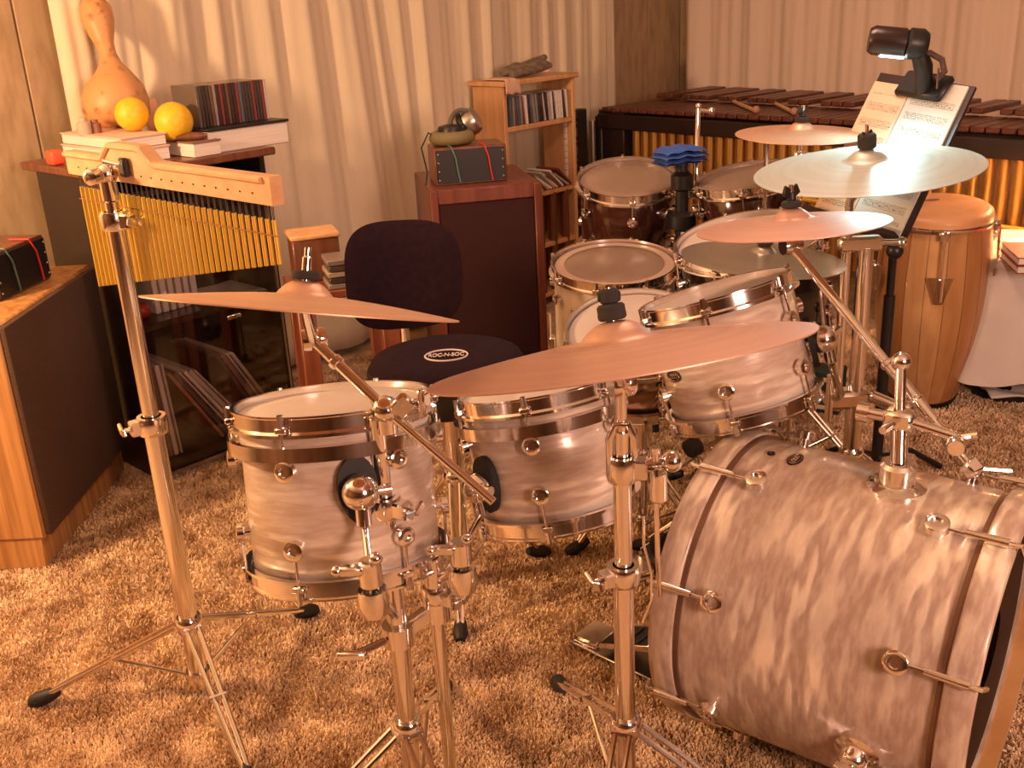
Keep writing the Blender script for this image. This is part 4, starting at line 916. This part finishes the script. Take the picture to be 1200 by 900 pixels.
def fold(z_, th, w_, d_, sag):
    def fn(a, b):
        x = (a-.5)*w_; y = (b-.5)*d_; e = min(1, (min(a, 1-a, b, 1-b))*10); return bq+bqx*x+bqy*y+V3(0, 0, z_+th*(.4+.6*e**.5)-sag*(abs(2*a-1)**2)+.002*sin(17*a+5*b))
    def fn2(a, b):
        x = (a-.5)*w_; y = (b-.5)*d_; return bq+bqx*x+bqy*y+V3(0, 0, z_-sag*(abs(2*a-1)**2)+.002*sin(17*a))
    q.grid(fn, 20, 14); q.grid(fn2, 20, 14)
fold(.004, .014, .145, .10, .006); fold(.019, .014, .15, .105, .006); fold(.034, .015, .14, .10, .008)
o = q.build('blue_cloth', BLUE, angle=180); o.data.update(); tag(o, 'folded blue cloth resting on the dark post stand', 'cloth')

# ------------------------------------------------------------------ throne
TC = V3(-.150, 2.296, .625)
NAVY = mat('plum_navy_velour', (.015, .006, .010), rough=1, spec=.15, col2=(.020, .008, .012), scale=(60, 60, 60))
VINYL = mat('black_vinyl', (.02, .016, .013), rough=.35)
th_ = thing('drum_throne', 'dark round drum throne with a padded backrest, behind the toms', 'stool', (TC[0], TC[1], 0))
rT = .182
MB().lathe(TC, (0, 0, 1), [(0, -.012), (rT*.5, -.008), (rT*.85, -.006), (rT*.97, -.014), (rT, -.026), (rT, -.03)], 56).build('seat', NAVY, th_, angle=60)
MB().lathe(TC, (0, 0, 1), [(rT+.001, -.026), (rT+.006, -.035), (rT+.006, -.085), (rT-.004, -.105), (0, -.108)], 56).build('seat_side', VINYL, th_, angle=60)
ell = [TC+V3(.0+.050*cos(t), .0+.040*sin(t), -.0085) for t in np.linspace(0, 2*pi, 36, endpoint=False)]
lgc = mat('logo_silver', (.62, .52, .48), rough=.5)
lo = MB().tube(ell, .0022, 6, closed=True).build('logo_ring', lgc, th_)
fc_ = bpy.data.curves.new('logo_lettering', 'FONT'); fc_.body = 'ROC-N-SOC'; fc_.size = .021; fc_.align_x = 'CENTER'; fc_.align_y = 'CENTER'; fc_.extrude = .0008; fc_.space_character = .92
fo0 = bpy.data.objects.new('logo_text', fc_); COL.objects.link(fo0); bpy.context.view_layer.update(); me_ = bpy.data.meshes.new_from_object(fo0.evaluated_get(bpy.context.evaluated_depsgraph_get())); bpy.data.objects.remove(fo0); fo = bpy.data.objects.new('logo_lettering', me_); COL.objects.link(fo); fo.parent = lo; fo.scale = (.78, 1.55, 1)
fo.location = Vector(TC)+Vector((0, 0, -.0075))-Vector(th_.location); me_.materials.clear(); me_.materials.append(lgc)
MB().cyl((TC[0], TC[1], .06), (TC[0], TC[1], .53), .020, 18).build('post', CHROME, th_)
tripod(th_, TC, .30, (R_(30), R_(150), R_(270)), spread=.25, r=.02)
BKc = D(471, 322, 2.72); BKn = unit([.22, -.95, .18])
ax_, ay_, _ = frame(BKn, (1, 0, 0)); ay_ = np.cross(BKn, ax_)
def backfn(side):
    def fn(a, b):
        s = 2*a-1; t = 2*b-1
        # superellipse map of the square to a rounded shape
        m = max(abs(s), abs(t)); 
        if m > 0:
            L = (abs(s)**3.2+abs(t)**3.2)**(1/3.2); k = m/L
        else: k = 1
        x = s*k*.152; y = t*k*(.142); e = 1-min(1, m); dome = .028*(1-m**4)
        return BKc+ax_*x+ay_*y+BKn*(side*dome+.05*(x/.15)**2)
    return fn
q = MB(); q.grid(backfn(1), 24, 24); q.grid(backfn(-1), 24, 24); q.build('backrest', NAVY, th_, angle=70, label='plum navy padded backrest')
q = MB(); e_ = BKc-ay_*.06-BKn*.03; q.tube([e_, e_-V3(0, .0, .14), V3(TC[0]-.06, TC[1]+.17, .545), V3(TC[0], TC[1], .525)], .011, 10); q.build('backrest_bar', CHROME, th_)
# side table behind the throne with a wooden box and flat cases
tb = D(372, 330, 3.02); REDW = mat_wood('red_brown_wood', (.20, .055, .025), (.29, .09, .045), 'Z', 40, 3, .4)
TBZ = tb[2]-.0; TCx = V3(tb[0]+.06, tb[1]+.02, 0)
st = thing('side_table', 'reddish wooden side table behind the left cymbal', 'table', TCx)
TAX = (unit([.95, .3, 0]), unit([-.3, .95, 0]), (0, 0, 1))
MB().box(TCx+V3(0, 0, TBZ-.012), (.30, .26, .024), TAX, .004).build('table_top', REDW, st)
for sx in (-1, 1):
    for sy in (-1, 1):
        pz = TCx+TAX[0]*sx*.118+TAX[1]*sy*.10; MB().box(pz+V3(0, 0, (TBZ-.024)/2), (.05, .04, TBZ-.024), TAX, .003).build('leg', REDW, st)
wbx = TCx+TAX[0]*-.055+TAX[1]*.062
o = thing('wooden_box', 'small brown box with a pale wooden lid beside the navy backrest', 'box', wbx+V3(0, 0, TBZ))
MB().box(wbx+V3(0, 0, TBZ+.062), (.135, .12, .124), TAX, .004).build('body', WALNUT, o); MB().box(wbx+V3(0, 0, TBZ+.131), (.145, .13, .014), TAX, .004).build('lid', PINE, o)
for i in range(5):
    o = MB().box(TCx+TAX[0]*(.010+.004*(i % 2))-TAX[1]*(.066+.003*i)+V3(0, 0, TBZ+.0085+.0175*i), (.115, .11, .015), TAX, .002).build('flat_case', mat('case_%d' % i, ((.30, .25, .22), (.07, .05, .045), (.42, .35, .30), (.10, .07, .06), (.24, .19, .17))[i], .35)); tag(o, ORD[i]+' flat case from the bottom of the stack before the brown box', 'case', 'flat cases on the side table')

# ------------------------------------------------------------------ bar chimes
HB = V3(-.713, 1.901, 0); hs = thing('chime_stand', 'chrome tripod stand that carries the golden bar chimes', 'stand', HB)
z1, z2, z3, zth = zat(HB, 497), zat(HB, 258), zat(HB, 204), 0
MB().cyl(HB+V3(0, 0, .02), HB+V3(0, 0, z1), .0195, 22, .002).build('lower_tube', CHROME, hs)
MB().cyl(HB+V3(0, 0, z1-.02), HB+V3(0, 0, z2), .0160, 22, .002).build('middle_tube', CHROME, hs)
MB().cyl(HB+V3(0, 0, z2-.02), HB+V3(0, 0, z3), .0125, 22, .002).build('upper_tube', CHROME, hs)
collar('height_collar', HB+V3(0, 0, z1), .020, hs, (-.8, -.5, 0), .036); collar('height_collar', HB+V3(0, 0, z2), .0165, hs, (.85, -.4, 0), .034)
tripod(hs, HB, zat(HB, 730), (0, 0, 0), feetpts=(Z(42, 826, 0), Z(368, 719, 0), V3(-.53, 1.58, 0)), r=.0195)
CZ = 1.135
cL, cR_ = Z(84, 188, CZ), Z(324, 222, CZ)
cX = unit(cR_-cL); CLn = np.linalg.norm(cR_-cL); cY = V3(-cX[1], cX[0], 0)
if cY[1] < 0: cY = -cY
BEAM = mat_wood('beam_maple', (.60, .34, .17), (.70, .43, .23), 'X', 40, 4, .4)
ch = thing('bar_chimes', 'golden bar chimes hanging from a routed wooden beam at the left', 'chimes', (cL+cR_)/2)
hN = .033
o2 = [(0, -.024), (CLn, -.024), (CLn, .020)]
xs_ = np.linspace(CLn*.97, CLn*.03, 40)
for x in xs_:
    f = x/CLn; bump = max(0, min(1, (f-.22)/.05, (.50-f)/.07)); bump = bump*bump*(3-2*bump)
    o2.append((x, .020+.026*bump))
o2.append((0, .020))
b_ = MB().prism(o2, cL+cY*.011, cX, V3(0, 0, 1), .022).build('beam', BEAM, ch, angle=30)
# raised moulding along the top edge of the beam
q = MB(); q.tube([cL-cY*.012+cX*x+V3(0, 0, z-.006) for x, z in o2[3:]], .0055, 8); q.build('moulding', BEAM, b_)
NCH = 36
cord = MB()
for k in range(NCH):
    f = (k+.5)/NCH; x = .012+(CLn-.02)*f; p = cL+cX*x+V3(0, 0, -.024)
    ctop = p-V3(0, 0, .025); Lk = .204*(1-f)+.068*f
    MB().tube([ctop, ctop-V3(0, 0, Lk)], .0040, 10).build('chime_bar', BRASS, ch)
    for s in (-1, 1): cord.tube([p+cX*s*.0022, ctop+cX*s*.0016], .0008, 4)
co = cord.build('cords', mat('cord_grey', (.10, .075, .06), .8), ch, kind='stuff')
q = MB(); q.tube([cL+cX*(.012+(CLn-.02)*f)-cY*.0045+V3(0, 0, -.024-.025-.024) for f in np.linspace(0, 1, 30)], .0011, 5); q.build('thread', mat('thread_brown', (.25, .10, .03), .8), ch)
q = MB()
for k in range(18):
    q.ball(cL+cX*(.05+(CLn-.1)*k/17)-cY*.0115+V3(0, 0, -.008), .0016, 6, 4)
q.build('beam_pins', BLACK, b_, kind='stuff')
# clamp rod from the stand to the beam
hp_ = HB+V3(0, 0, z3); bt_ = cL+cX*CLn*.36+V3(0, 0, .006)-cY*.014
q = MB(); q.ball(hp_, .020, 16, 10); q.lathe(hp_+V3(-.012, -.02, .0), (-.3, -1, 0), [(0, -.01), (.014, -.01), (.014, .018), (.008, .022), (0, .022)], 16); q.cyl(hp_-V3(0, 0, .05), hp_, .0155, 16, .003); q.build('ball_tilter', CHROME, hs)
MB().tube([hp_, hp_+V3(.0, 0, .022), bt_], .0055, 10).build('arm_rod', CHROME, hs)
MB().box(bt_-cY*.004, (.02, .012, .034), (cX, cY, (0, 0, 1)), .003).build('arm_clamp', BLACK, hs)

# ------------------------------------------------------------------ conga
GC = D(1102, 239, 3.36); GH = GC[2]; gb = V3(GC[0]+.02, GC[1]+.06, 0.0); gn = unit(GC-gb); gl = np.linalg.norm(GC-gb)
STV = [mat_wood('conga_ash_%d' % i, c1, c2, 'Z', 30, 1.5, .3, coat=.4) for i, (c1, c2) in enumerate((((.50, .24, .085), (.60, .32, .13)), ((.58, .31, .12), (.68, .40, .18)), ((.42, .185, .06), (.52, .25, .09))))]
cg = thing('conga', 'tall ash wood conga standing to the right of the music stand', 'drum', gb)
def grad(z): # z 0..1 upward
    return .094+.067*sin(pi*min(1, max(0, (z*.93+.02))**.80)*.86)+.030*z
NS = 18; ga, gb2, _ = frame(gn)
for k in range(NS):
    a0, a1 = 2*pi*k/NS+.004, 2*pi*(k+1)/NS-.004
    pr = [(grad(i/16), gl*i/16*.965) for i in range(17)]+[(grad(i/16)-.014, gl*i/16*.965) for i in range(16, -1, -1)]
    MB().lathe(gb, gn, pr, 4, loop=True, a0=a0, a1=a1).build('stave', STV[(k*5+k//3) % 3], cg, angle=50)
rT_ = grad(1)
HIDE = mat('rawhide', (.66, .36, .17), rough=.5, col2=(.60, .30, .13), scale=(12, 12, 12), coat=.2)
hd = MB().lathe(gb, gn, [(0, gl), (rT_*.7, gl-.0005), (rT_*.93, gl-.004), (rT_+.003, gl-.014), (rT_+.006, gl-.038), (rT_+.002, gl-.042)], 64).build('head', HIDE, cg, angle=60)
MB().prism([(.028*cos(t), .011*sin(t)) for t in np.linspace(0, 2*pi, 24, endpoint=False)], GC+ga*(-.01)+gb2*.05+gn*.0004, ga, gb2, .0008).build('maker_stamp', mat('stamp_brown', (.22, .10, .05), .6), hd)
MB().lathe(gb, gn, [(rT_+.005, gl-.034), (rT_+.014, gl-.034), (rT_+.016, gl-.042), (rT_+.014, gl-.050), (rT_+.005, gl-.050)], 64, loop=True).build('rim', CHROME, cg, angle=60)
for k in range(5):
    t = R_(-106)+2*pi*k/5; rd = ga*cos(t)+gb2*sin(t); tg = np.cross(gn, rd)
    zt2, zb2 = gl-.035, gl-.215; rb2 = grad(.72)
    q = MB(); q.tube([gb+gn*zt2+rd*(rT_+.022), gb+gn*(zt2-.03)+rd*(rT_+.026), gb+gn*(zb2-.02)+rd*(rb2+.022)], .0055, 8); q.box(gb+gn*(zt2-.02)+rd*(rT_+.018), (.034, .018, .028), (tg, rd, gn), .004); q.build('tuning_lug', CHROME, cg)
    q = MB(); q.prism([(-.038, .035), (.038, .035), (.012, -.055), (-.012, -.055)], gb+gn*(zb2-.005)+rd*(rb2+.012), tg, gn, .006 if np.dot(np.cross(tg, gn), rd) > 0 else -.006); q.cyl(gb+gn*(zb2-.05)+rd*(rb2+.02), gb+gn*(zb2+.03)+rd*(rb2+.022), .011, 12, .002); q.build('side_plate', CHROME, cg)
MB().lathe(gb, gn, [(grad(0)+.001, 0), (grad(0)+.004, .002), (grad(.04)+.004, .028), (grad(.04)+.001, .03)], 56, loop=True).build('bottom_ring', RUBBER, cg)

# ------------------------------------------------------------------ music stand, sheets, lamp
mTL, mTR, mBR = D(1032, 88, 2.82), D(1139, 104, 2.58), D(1056, 282, 2.52)
mX = unit(mTR-mTL); mYd = mBR-mTR; mYd = mYd-mX*(mYd@mX); mH = np.linalg.norm(mYd); mY = -mYd/mH; mN = np.cross(mX, mY)
if mN@(EYE-mTL) < 0: mN = -mN
mW = np.linalg.norm(mTR-mTL)
shear = (mBR-mTR)@mX
mCen = (mTL+mTR)/2+mX*shear*.5-mY*mH/2
MBs = V3(mCen[0]+.04, mCen[1]+.03, 0)
ms = thing('music_stand', 'black music stand leaning back behind the pale ride cymbal', 'music stand', MBs)
def mpnt(u, v, o=0): return mTL+mX*(u*mW+shear*v)-mY*mH*v+mN*o      # v runs down the desk
DESK = mat('black_desk', (.030, .015, .012), rough=.45)
def slabq(u0, u1, v0, v1, o0, o1):
    q = MB(); P = [(u0, v0), (u1, v0), (u1, v1), (u0, v1)]; vs = [mpnt(a, b, o0) for a, b in P]+[mpnt(a, b, o1) for a, b in P]
    uv = [(0, 1), (1, 1), (1, 0), (0, 0)]
    return q.add(vs, [[0, 1, 2, 3], [4, 5, 6, 7], [0, 1, 5, 4], [1, 2, 6, 5], [2, 3, 7, 6], [3, 0, 4, 7]], [uv, uv, uv, uv, uv, uv])
slabq(-.02, 1.02, -.02, 1.02, -.010, -.002).build('desk', DESK, ms)
slabq(-.02, 1.02, 1.0, 1.03, -.004, .045).build('ledge', DESK, ms)
cb_ = mpnt(.5, .62, -.02)
MB().tube([cb_, cb_-mN*.04-V3(0, 0, .03), V3(MBs[0], MBs[1], cb_[2]-.12), V3(MBs[0], MBs[1], .5)], .011, 12).build('upper_tube', BLACK, ms)
MB().cyl((MBs[0], MBs[1], .02), (MBs[0], MBs[1], .58), .0155, 16, .002).build('lower_tube', BLACK, ms)
MB().ball(mpnt(.96, 1.06, -.01), .021, 14, 9).build('knob', BLACK, ms)
for i in range(3):
    an = R_(20+120*i); q = MB(); q.tube([MBs+V3(0, 0, .10), MBs+V3(cos(an)*.12, sin(an)*.12, .09), MBs+V3(cos(an)*.24, sin(an)*.24, .012)], .009, 8); q.build('leg', BLACK, ms)
def mat_music(name, tint, nst):
    m = mat(name, tint, rough=.85); nt = m.node_tree; N = nt.nodes; L = nt.links; b = N['Principled BSDF']
    tc = [n for n in N if n.type == 'TEX_COORD'][0]; sx = N.new('ShaderNodeSeparateXYZ'); L.new(tc.outputs['UV'], sx.inputs[0])
    def mth(op, a, b_=None):
        k = N.new('ShaderNodeMath'); k.operation = op
        for i_, v in enumerate((a, b_)):
            if v is None: continue
            if isinstance(v, (int, float)): k.inputs[i_].default_value = v
            else: L.new(v, k.inputs[i_])
        return k.outputs[0]
    y = sx.outputs[1]; x = sx.outputs[0]
    s = mth('MULTIPLY', y, nst); fr_ = mth('FRACT', s); ins = mth('MULTIPLY', mth('GREATER_THAN', fr_, .28), mth('LESS_THAN', fr_, .78))
    ln = mth('LESS_THAN', mth('FRACT', mth('MULTIPLY', mth('SUBTRACT', fr_, .28), 10.0)), .22)
    mg = mth('MULTIPLY', mth('MULTIPLY', mth('GREATER_THAN', x, .08), mth('LESS_THAN', x, .92)), mth('MULTIPLY', mth('GREATER_THAN', y, .05), mth('LESS_THAN', y, .92)))
    nz = N.new('ShaderNodeTexNoise'); mp = N.new('ShaderNodeMapping'); mp.inputs['Scale'].default_value = (64, nst*8, 1); nz.inputs['Scale'].default_value = 1; nz.inputs['Detail'].default_value = 0
    L.new(tc.outputs['UV'], mp.inputs[0]); L.new(mp.outputs[0], nz.inputs[0]); nt_ = mth('GREATER_THAN', nz.outputs[0], .62)
    ink = mth('MULTIPLY', mth('MULTIPLY', mth('MAXIMUM', ln, nt_), ins), mg)
    mx = N.new('ShaderNodeMixRGB'); mx.inputs[1].default_value = (*tint, 1); mx.inputs[2].default_value = (.10, .085, .07, 1); L.new(mth('MULTIPLY', ink, .8), mx.inputs[0]); L.new(mx.outputs[0], b.inputs['Base Color'])
    return m
MUS1, MUS2 = mat_music('music_page_warm_lit', (.70, .50, .34), 8), mat_music('music_page_white', (.64, .64, .58), 10)  # warm lamplight on the left page is painted into its tint
o = slabq(-.02, .41, .05, .96, -.0015, .003).build('sheet_music', MUS1); tag(o, 'left page of music on the stand, tan coloured', 'sheet music')
o = slabq(.42, .97, -.005, .985, -.0015, .004).build('sheet_music', MUS2); tag(o, 'long white page of music on the right half of the stand', 'sheet music')
o.data.update()
# clip lamp on the desk's top edge
lpD = 2.62
h0, h1 = D(1024, 47, lpD), D(1078, 52, lpD-.02); hx = unit(h1-h0)
lm = thing('music_lamp', 'black clip lamp with a barrel head on top of the music stand', 'lamp', mpnt(.6, 0, 0))
q = MB(); r0 = .036
q.lathe(h0-hx*.012, hx, [(0, 0), (r0*.8, 0), (r0, .012), (r0, np.linalg.norm(h1-h0)*.78), (r0*.9, np.linalg.norm(h1-h0)*.8)], 28); q.build('head', mat('lamp_black', (.022, .010, .008), .3), lm)
q = MB(); q.lathe(h0+hx*np.linalg.norm(h1-h0)*.72, hx, [(r0*.9, 0), (r0*1.06, .006), (r0*1.06, .036), (r0*.8, .050), (0, .054)], 28); q.build('end_cap', BLACK, lm)
nk_ = D(1082, 78, lpD); q = MB(); q.tube([h1-V3(0, 0, .02), nk_, mpnt(.58, .08, .012)], [.020, .024, .020], 12); q.box(mpnt(.55, .045, .012), (.15, .075, .022), (mX, mY, mN), .008); q.build('clip', BLACK, lm)
q = MB(); q.tube([D(1072, 66, lpD-.02), D(1090, 62, lpD-.02), D(1104, 70, lpD-.02), D(1107, 84, lpD-.02), D(1098, 92, lpD-.02)], .008, 8); q.tube([D(1100, 80, lpD-.03), D(1098, 104, lpD-.03)], .003, 6); q.build('clip_lever', mat('lever', (.10, .06, .05), .3), lm)
EM = bpy.data.materials.new('lamp_diode'); EM.use_nodes = True; eb = EM.node_tree.nodes['Principled BSDF']; eb.inputs['Emission Color'].default_value = (.75, .92, 1, 1); eb.inputs['Emission Strength'].default_value = 12
dn = unit(mpnt(.5, .6, 0)+V3(-.1, -.1, -.1)-(h0+h1)/2)
lens_c = (h0*.6+h1*.4)-V3(0, 0, r0*.98)
MB().box(lens_c, (.06, .03, .006), (hx, unit(np.cross((0, 0, 1), hx)), unit(np.cross(hx, np.cross((0, 0, 1), hx)))), .002).build('lens', EM, lm)
lamp('music_lamp_light', 'SPOT', tuple(lens_c-V3(0, 0, .012)), 9, (.46, .93, 1), .05, target=(.55, 2.0, .70), spot_size=R_(150), spot_blend=.8)

# ------------------------------------------------------------------ white draped table and what lies on it at the right
WT = D(1182, 292, 3.42); wz = WT[2]-.0
WC = mat('white_cloth', (.80, .74, .68), rough=.9, col2=(.74, .68, .61), scale=(5, 5, 5))
wct = V3(WT[0]+.075, WT[1]+.07, 0); rW = .245
wt2 = thing('round_table', 'round table beside the conga, hidden by a white cloth', 'table', wct)
MB().lathe(wct, (0, 0, 1), [(0, wz-.03), (rW-.012, wz-.03), (rW-.006, wz-.008), (0, wz-.006)], 40).build('table_top', PINE, wt2)
MB().cyl(wct+V3(0, 0, .02), wct+V3(0, 0, wz-.03), .03, 14).build('pedestal', PINE, wt2); MB().lathe(wct, (0, 0, 1), [(0, .0), (.11, .0), (.11, .02), (.03, .045), (0, .045)], 32).build('foot', BLACK, wt2)
q = MB(); prof = [(0, wz), (rW*.9, wz), (rW, wz-.006), (rW+.006, wz-.03)]+[(rW+.008+.012*i/8, wz-.03-(wz-.155)*i/8) for i in range(1, 9)]
a_, b_2, _ = frame((0, 0, 1)); nseg = 120; 
def clf(u, v):
    i = v*(len(prof)-1); j = min(int(i), len(prof)-2); f = i-j; r, z = prof[j][0]*(1-f)+prof[j+1][0]*f, prof[j][1]*(1-f)+prof[j+1][1]*f
    t = 2*pi*u; dropf = max(0, min(1, (wz-z)/wz)); r += dropf*(.010*sin(7*t)+.007*sin(12*t+1)); z -= dropf*.03*max(0, sin(3*t+2.4))
    return [wct[0]+r*cos(t), wct[1]+r*sin(t), z]
q.grid(clf, nseg, 24); o = q.build('tablecloth', WC, angle=180); tag(o, 'white cloth draped over the round table at the right edge', 'tablecloth')
fl = Z(1192, 458, .02); q = MB(); fp = fl+V3(.13, -.01, 0)
def flf(u, v):
    x = (u-.5)*.5; y = (v-.5)*.22*(1-.5*abs(2*u-1)); return [fp[0]+x, fp[1]+y, .022+.010*sin(9*u+4*v)**2+.008*v]
q.grid(flf, 24, 12); o = q.build('white_cloth', WC, angle=180); o.modifiers.new('t', 'SOLIDIFY').thickness = .006; tag(o, 'white cloth lying crumpled on the carpet below the draped table', 'cloth')
REDB = mat('red_cover', (.40, .07, .05), .5)
rbp = Z(1203, 318, wz+.001); q = None
for i, (dz, m_, lb) in enumerate(((0, mat('maroon_cover', (.28, .06, .045), .5), 'dark red book, lower of two on the draped table'), (.026, REDB, 'red book, upper of two on the draped table'))):
    b = thing('red_book', lb, 'book', rbp+V3(0, .06, dz)); c_ = rbp+V3(.055, .06, dz+.0125)
    axb = (unit([.97, -.2, 0]), unit([.2, .97, 0]), (0, 0, 1)); MB().box(c_, (.15, .20, .018), axb).build('pages', PAPER, b); 
    for s in (-1, 1): MB().box(c_+V3(0, 0, s*.0105), (.158, .206, .003), axb, .001).build('cover', m_, b)
hwp = Z(1176, 268, wz)
MIX = mat('grey_metal', (.22, .20, .16), .35, .6)
q = MB(); hb = wct+V3(-.13, .09, wz+.001); q.tube([hb+V3(.075*cos(t), .05*sin(t), .016+.006*sin(3*t)) for t in np.linspace(0, 2*pi, 30, endpoint=False)], .011, 8, closed=True); q.tube([hb+V3(.05*cos(t)+.02, .04*sin(t)+.01, .036) for t in np.linspace(0, 2*pi, 24, endpoint=False)], .010, 8, closed=True); q.box(hb+V3(.03, .0, .05), (.05, .03, .02), None, .005); o = q.build('coiled_cable', MIX); tag(o, 'grey coiled cable heaped on the draped table', 'cable')
o = MB().box(wct+V3(.02, -.06, wz+.012), (.17, .13, .020), (unit([.9, .4, 0]), unit([-.4, .9, 0]), (0, 0, 1)), .003).build('paper_pad', mat('bright_white', (.9, .88, .84), .7)); tag(o, 'thick white paper pad lying on the draped table', 'paper')
# table lamp at the right edge
lb = D(1210, 172, 3.4); lpz = lb[2]
tl = thing('table_lamp', 'table lamp with a cream shade at the extreme right edge', 'lamp', (wct[0]+.10, wct[1]+.02, wz))
lx, ly = wct[0]+.10, wct[1]+.02
MB().lathe((lx, ly, wz+.001), (0, 0, 1), [(0, 0), (.06, 0), (.06, .012), (.02, .03), (.03, .09), (.012, .14), (.010, lpz-wz), (0, lpz-wz)], 28).build('base', mat('lamp_base', (.45, .30, .16), .4), tl)
sh = bpy.data.materials.new('glowing_shade'); sh.use_nodes = True; sb_ = sh.node_tree.nodes['Principled BSDF']; sb_.inputs['Base Color'].default_value = (.85, .65, .35, 1); sb_.inputs['Emission Color'].default_value = (1, .62, .20, 1); sb_.inputs['Emission Strength'].default_value = 2.2; sb_.inputs['Roughness'].default_value = .8
MB().lathe((lx, ly, lpz-.02), (0, 0, 1), [(.095, 0), (.055, .13), (.053, .13), (.093, 0)], 36, loop=True).build('shade', sh, tl)
lamp('table_lamp_light', 'POINT', (lx, ly, lpz+.03), 13, (1, .56, .30), .05)

# crate with slats half hidden behind the tilted tom
gcp = Z(962, 478, .0); gr = thing('green_crate', 'dark green crate with cream slats behind the tilted tom', 'crate', gcp)
GRN = mat('dark_green', (.012, .035, .025), .6); CRM = mat('cream_slat', (.66, .52, .32), .6)
gax = (unit([.85, -.5, 0]), unit([.5, .85, 0]), (0, 0, 1))
MB().box(gcp+V3(0, 0, .075), (.14, .10, .15), gax, .004).build('body', GRN, gr)
for k in range(3): MB().box(gcp+V3(0, 0, .025+.05*k)-gax[1]*.054, (.145, .010, .014), gax, .002).build('slat', CRM, gr)
